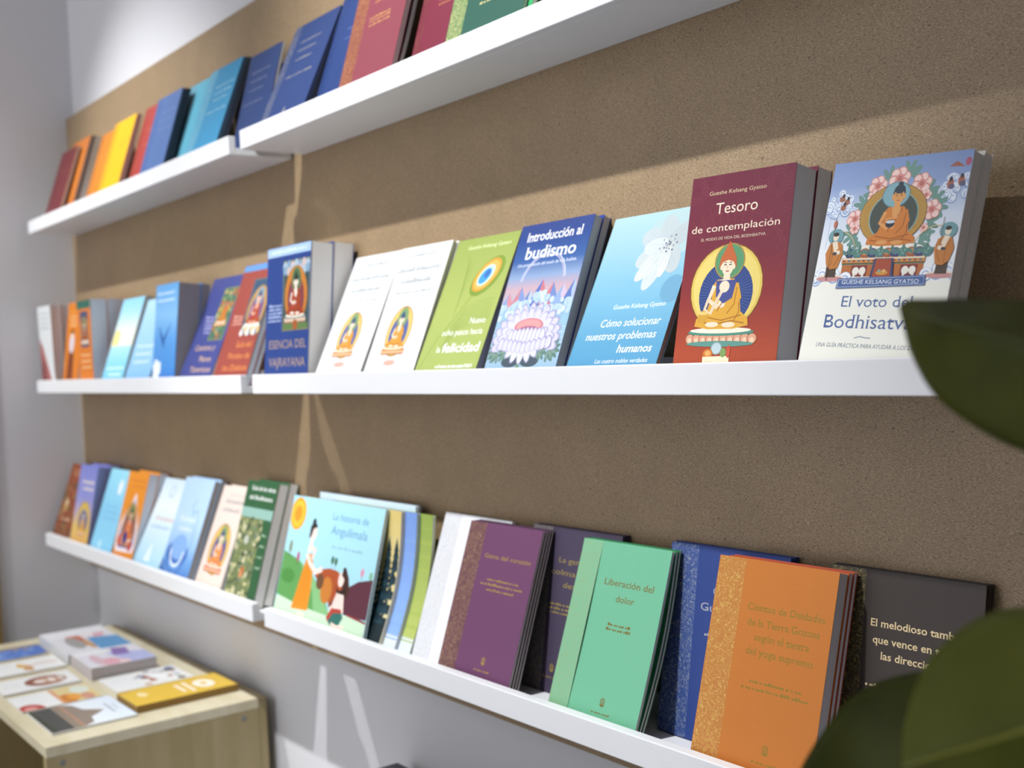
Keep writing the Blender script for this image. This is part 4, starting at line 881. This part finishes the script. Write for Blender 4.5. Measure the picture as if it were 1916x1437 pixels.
# ---------------------------------------------------------------- black-topped cabinet below the ledges
k = tag(empty('black_cabinet', (1.8, -.2, 0), (0, 0, 0)), 'black-topped white cabinet corner at the bottom edge of the photo', 'cabinet')
b = MB(); b.box(-.404, .4, -.19, .196, .672, .70, paint('#26242a', .35)); b.build('top', k, bevel=.0015)
for xa, xb in ((-.409, -.386), (.38, .4)):
    b = MB(); b.box(xa, xb, -.185, .192, 0, .671, WHITE_LACQUER); b.build('side_panel', k, bevel=.001)
b = MB(); b.box(-.3855, .3795, .17, .19, .02, .671, WHITE_LACQUER); b.build('back_panel', k)
b = MB(); b.box(-.3855, .3795, -.185, .169, .02, .04, WHITE_LACQUER); b.build('bottom', k)

# ---------------------------------------------------------------- rubber plant in the foreground
LEAF = leaf_mat('#4a4e0e', '#34390a'); LEAF2 = leaf_mat('#666a26', '#555c1c'); RIB = paint('#8a8a2c', .4)
LEAVES = {
 'A': [[(2.5339, -0.4024, 1.309), (2.5339, -0.4024, 1.309), (2.5339, -0.4024, 1.309)],
   [(2.5401, -0.4044, 1.3121), (2.5437, -0.4078, 1.3068), (2.5408, -0.4096, 1.2998)],
   [(2.554, -0.4072, 1.3115), (2.5618, -0.4199, 1.3025), (2.549, -0.4162, 1.2862)],
   [(2.5732, -0.4071, 1.3105), (2.5847, -0.4292, 1.2976), (2.5625, -0.4202, 1.2689)],
   [(2.5955, -0.4059, 1.3084), (2.6075, -0.4334, 1.2931), (2.5828, -0.4206, 1.2549)],
   [(2.616, -0.4009, 1.3031), (2.6279, -0.4341, 1.2867), (2.6046, -0.4207, 1.2462)],
   [(2.6387, -0.4013, 1.2894), (2.646, -0.4313, 1.2762), (2.6296, -0.4192, 1.2467)],
   [(2.6575, -0.4106, 1.2651), (2.6597, -0.4207, 1.2619), (2.6547, -0.4183, 1.2517)]],
 'B': [[(2.5688, -0.4639, 1.1203), (2.5688, -0.4639, 1.1203), (2.5688, -0.4639, 1.1203)],
   [(2.5645, -0.4543, 1.1352), (2.5766, -0.4635, 1.124), (2.5714, -0.4579, 1.1155)],
   [(2.5646, -0.4414, 1.1533), (2.5878, -0.4602, 1.1295), (2.5825, -0.4528, 1.1106)],
   [(2.572, -0.4323, 1.1672), (2.6013, -0.4556, 1.136), (2.5985, -0.4505, 1.108)],
   [(2.5835, -0.4224, 1.1774), (2.6152, -0.4509, 1.1432), (2.6119, -0.443, 1.1076)],
   [(2.5998, -0.4178, 1.1823), (2.6289, -0.4467, 1.1513), (2.6265, -0.4382, 1.1147)],
   [(2.6217, -0.4178, 1.1826), (2.6435, -0.4416, 1.1624), (2.6453, -0.4389, 1.1343)],
   [(2.6464, -0.4261, 1.1718), (2.6538, -0.4346, 1.1699), (2.6559, -0.4355, 1.1637)]],
 'C': [[(2.4888, -0.4387, 1.0753), (2.4888, -0.4387, 1.0753), (2.4888, -0.4387, 1.0753)],
   [(2.4896, -0.4312, 1.0891), (2.5035, -0.4325, 1.0778), (2.5027, -0.4365, 1.0583)],
   [(2.4955, -0.4182, 1.1077), (2.5201, -0.422, 1.0873), (2.5234, -0.4246, 1.0513)],
   [(2.504, -0.4057, 1.123), (2.5394, -0.4163, 1.0985), (2.5451, -0.4152, 1.0531)],
   [(2.5214, -0.3957, 1.1338), (2.5603, -0.4106, 1.1097), (2.5656, -0.4054, 1.0594)],
   [(2.5481, -0.3887, 1.1398), (2.5829, -0.4058, 1.1189), (2.5869, -0.3985, 1.0737)],
   [(2.5771, -0.3897, 1.1397), (2.605, -0.4032, 1.1259), (2.6072, -0.3918, 1.0918)],
   [(2.6179, -0.3926, 1.1376), (2.6223, -0.3978, 1.1332), (2.6229, -0.3951, 1.1238)]],
}
STEM = [(2.715, -.395, .27), (2.712, -.392, .6), (2.705, -.392, .95), (2.70, -.396, 1.12), (2.69, -.40, 1.24), (2.685, -.402, 1.40)]
pl = tag(empty('rubber_plant', (2.715, -.395, 0)), 'dark green broad-leaved plant in the right foreground, out of focus', 'plant')
O = Vector((2.715, -.395, 0))
pb = MB(); pb.lathe([(0, 0), (.085, 0), (.09, .01), (.115, .25), (.125, .255), (.125, .275), (.112, .275), (.108, .25), (0, .25)], paint('#b8b4ac', .6)); pb.build('pot', pl, smooth=False)
sb = MB(); sb.lathe([(0, .262), (.107, .258), (.107, .251), (0, .251)], paint('#3a2c20', .9), 24); sb.build('soil', pl)
st = MB(); st.tube([Vector(p) - O for p in STEM], [.009, .0085, .0075, .007, .006, .003], paint('#6a5a3a', .7)); st.build('stem', pl, smooth=True)
def cr(p0, p1, p2, p3, t):
    return 0.5 * ((2 * p1) + (p2 - p0) * t + (2 * p0 - 5 * p1 + 4 * p2 - p3) * t * t + (3 * p1 - p0 - 3 * p2 + p3) * t ** 3)
def make_leaf(rows, attach, mt, RIB=RIB):
    R = [[Vector(p) - O for p in r] for r in rows]; n = len(R); F = []
    for i in range(n - 1):
        for s in range(5):
            tt = s / 5; F.append([cr(R[max(i - 1, 0)][j], R[i][j], R[i + 1][j], R[min(i + 2, n - 1)][j], tt) for j in range(3)])
    F.append(R[-1]); vs = []; fs = []; w = 13
    for a, m_, c in F:
        for j in range(w):
            x = j / (w - 1) * 2 - 1; e = a if x < 0 else c; q = abs(x)
            p = m_.lerp(e, q); nn = (a - m_).cross(c - m_)
            vs.append(p)
    for i in range(len(F) - 1):
        for j in range(w - 1): fs.append((i * w + j, i * w + j + 1, (i + 1) * w + j + 1, (i + 1) * w + j))
    g = MB(); g.add(vs, fs, mt); o = g.build('leaf', pl, smooth=True)
    s = o.modifiers.new('thickness', 'SOLIDIFY'); s.thickness = 0.0006; s.offset = 0
    r = MB(); mid = [f[1] for f in F]; r.tube([p + Vector((0, 0, -.0002)) for p in mid], [0.0004 + .0010 * i / len(mid) for i in range(len(mid))], RIB, 8); r.build('midrib', o, smooth=True)
    q = MB(); a = mid[-1]; bb = Vector(attach) - O; q.tube([a, a.lerp(bb, .5) + Vector((0, 0, .004)), bb], .0022, RIB, 8); q.build('leaf_stalk', o, smooth=True)
make_leaf(LEAVES['A'], (2.69, -.40, 1.235), LEAF, paint('#43480f', .5))
make_leaf(LEAVES['B'], (2.70, -.396, 1.14), LEAF2)
make_leaf(LEAVES['C'], (2.702, -.394, 1.08), LEAF, paint('#43480f', .5))
rl = random.Random(21)
for i in range(15):                                   # extra out-of-view leaves, added to block fill light at the right
    z0 = .62 + .055 * i; az = math.radians((-75, 20, 70, -30, 105)[i % 5] + rl.uniform(-8, 8)); L = rl.uniform(.15, .19); wd = .046
    st_ = min(range(len(STEM)), key=lambda q: abs(STEM[q][2] - z0)); sx, sy = STEM[st_][0] + .004, STEM[st_][1]
    dx, dy = math.cos(az), math.sin(az); rows = []
    for r_ in range(8):
        u_ = 1 - r_ / 7; q = .035 + u_ * L; hz = z0 + .05 * math.sin(u_ * 2.2) + .03; ww = wd * (math.sin(math.pi * min(1, (1 - u_) * .92 + .0)) ** .8 if 0 < u_ < 1 else .03 * (u_ < 1))
        mx_, my_ = sx + dx * q, sy + dy * q
        rows.append([(mx_ - dy * ww, my_ + dx * ww, hz + ww * .35), (mx_, my_, hz), (mx_ + dy * ww, my_ - dx * ww, hz + ww * .35)])
    if all(p[0] > 2.846 - .544 * (p[1] + .867) + .05 and p[1] < -.06 for r_ in rows for p in r_): make_leaf(rows, (sx, sy, z0), LEAF)

# ---------------------------------------------------------------- ceiling spotlights
for i, (x, y, z, aim, watts, cone) in enumerate(LAMPS):
    d = (Vector(aim) - Vector((x, y, z))).normalized()
    r = tag(empty('ceiling_spotlight', (x, y, 3.0)), ('white ceiling spotlight above the left ledges', 'white ceiling spotlight above the right ledges')[i], 'lamp', 'ceiling spotlights')
    b = MB(); b.lathe([(0, 0), (.045, 0), (.045, -.018), (.01, -.022), (.007, -.05), (0, -.05)], WHITE_LACQUER, 24); b.build('base', r, smooth=True)
    b = MB(); b.lathe([(0, .05), (.03, .05), (.034, .04), (.036, -.03), (.033, -.03), (.031, .03), (0, .03)], WHITE_LACQUER, 24)
    h = b.build('lamp_head', r, smooth=True); h.rotation_euler = (-d).to_track_quat('Z', 'Y').to_euler(); h.location = Vector((0, 0, -.075)) - d * .02
    L = bpy.data.lights.new('spot_lamp', 'SPOT'); L.energy = watts; L.color = LAMP_COLOUR; L.spot_size = math.radians(cone); L.spot_blend = 0.8; L.shadow_soft_size = .02
    o = bpy.data.objects.new('spot_lamp', L); COL.objects.link(o); o.location = (x, y, z); o.rotation_euler = (-d).to_track_quat('Z', 'Y').to_euler()
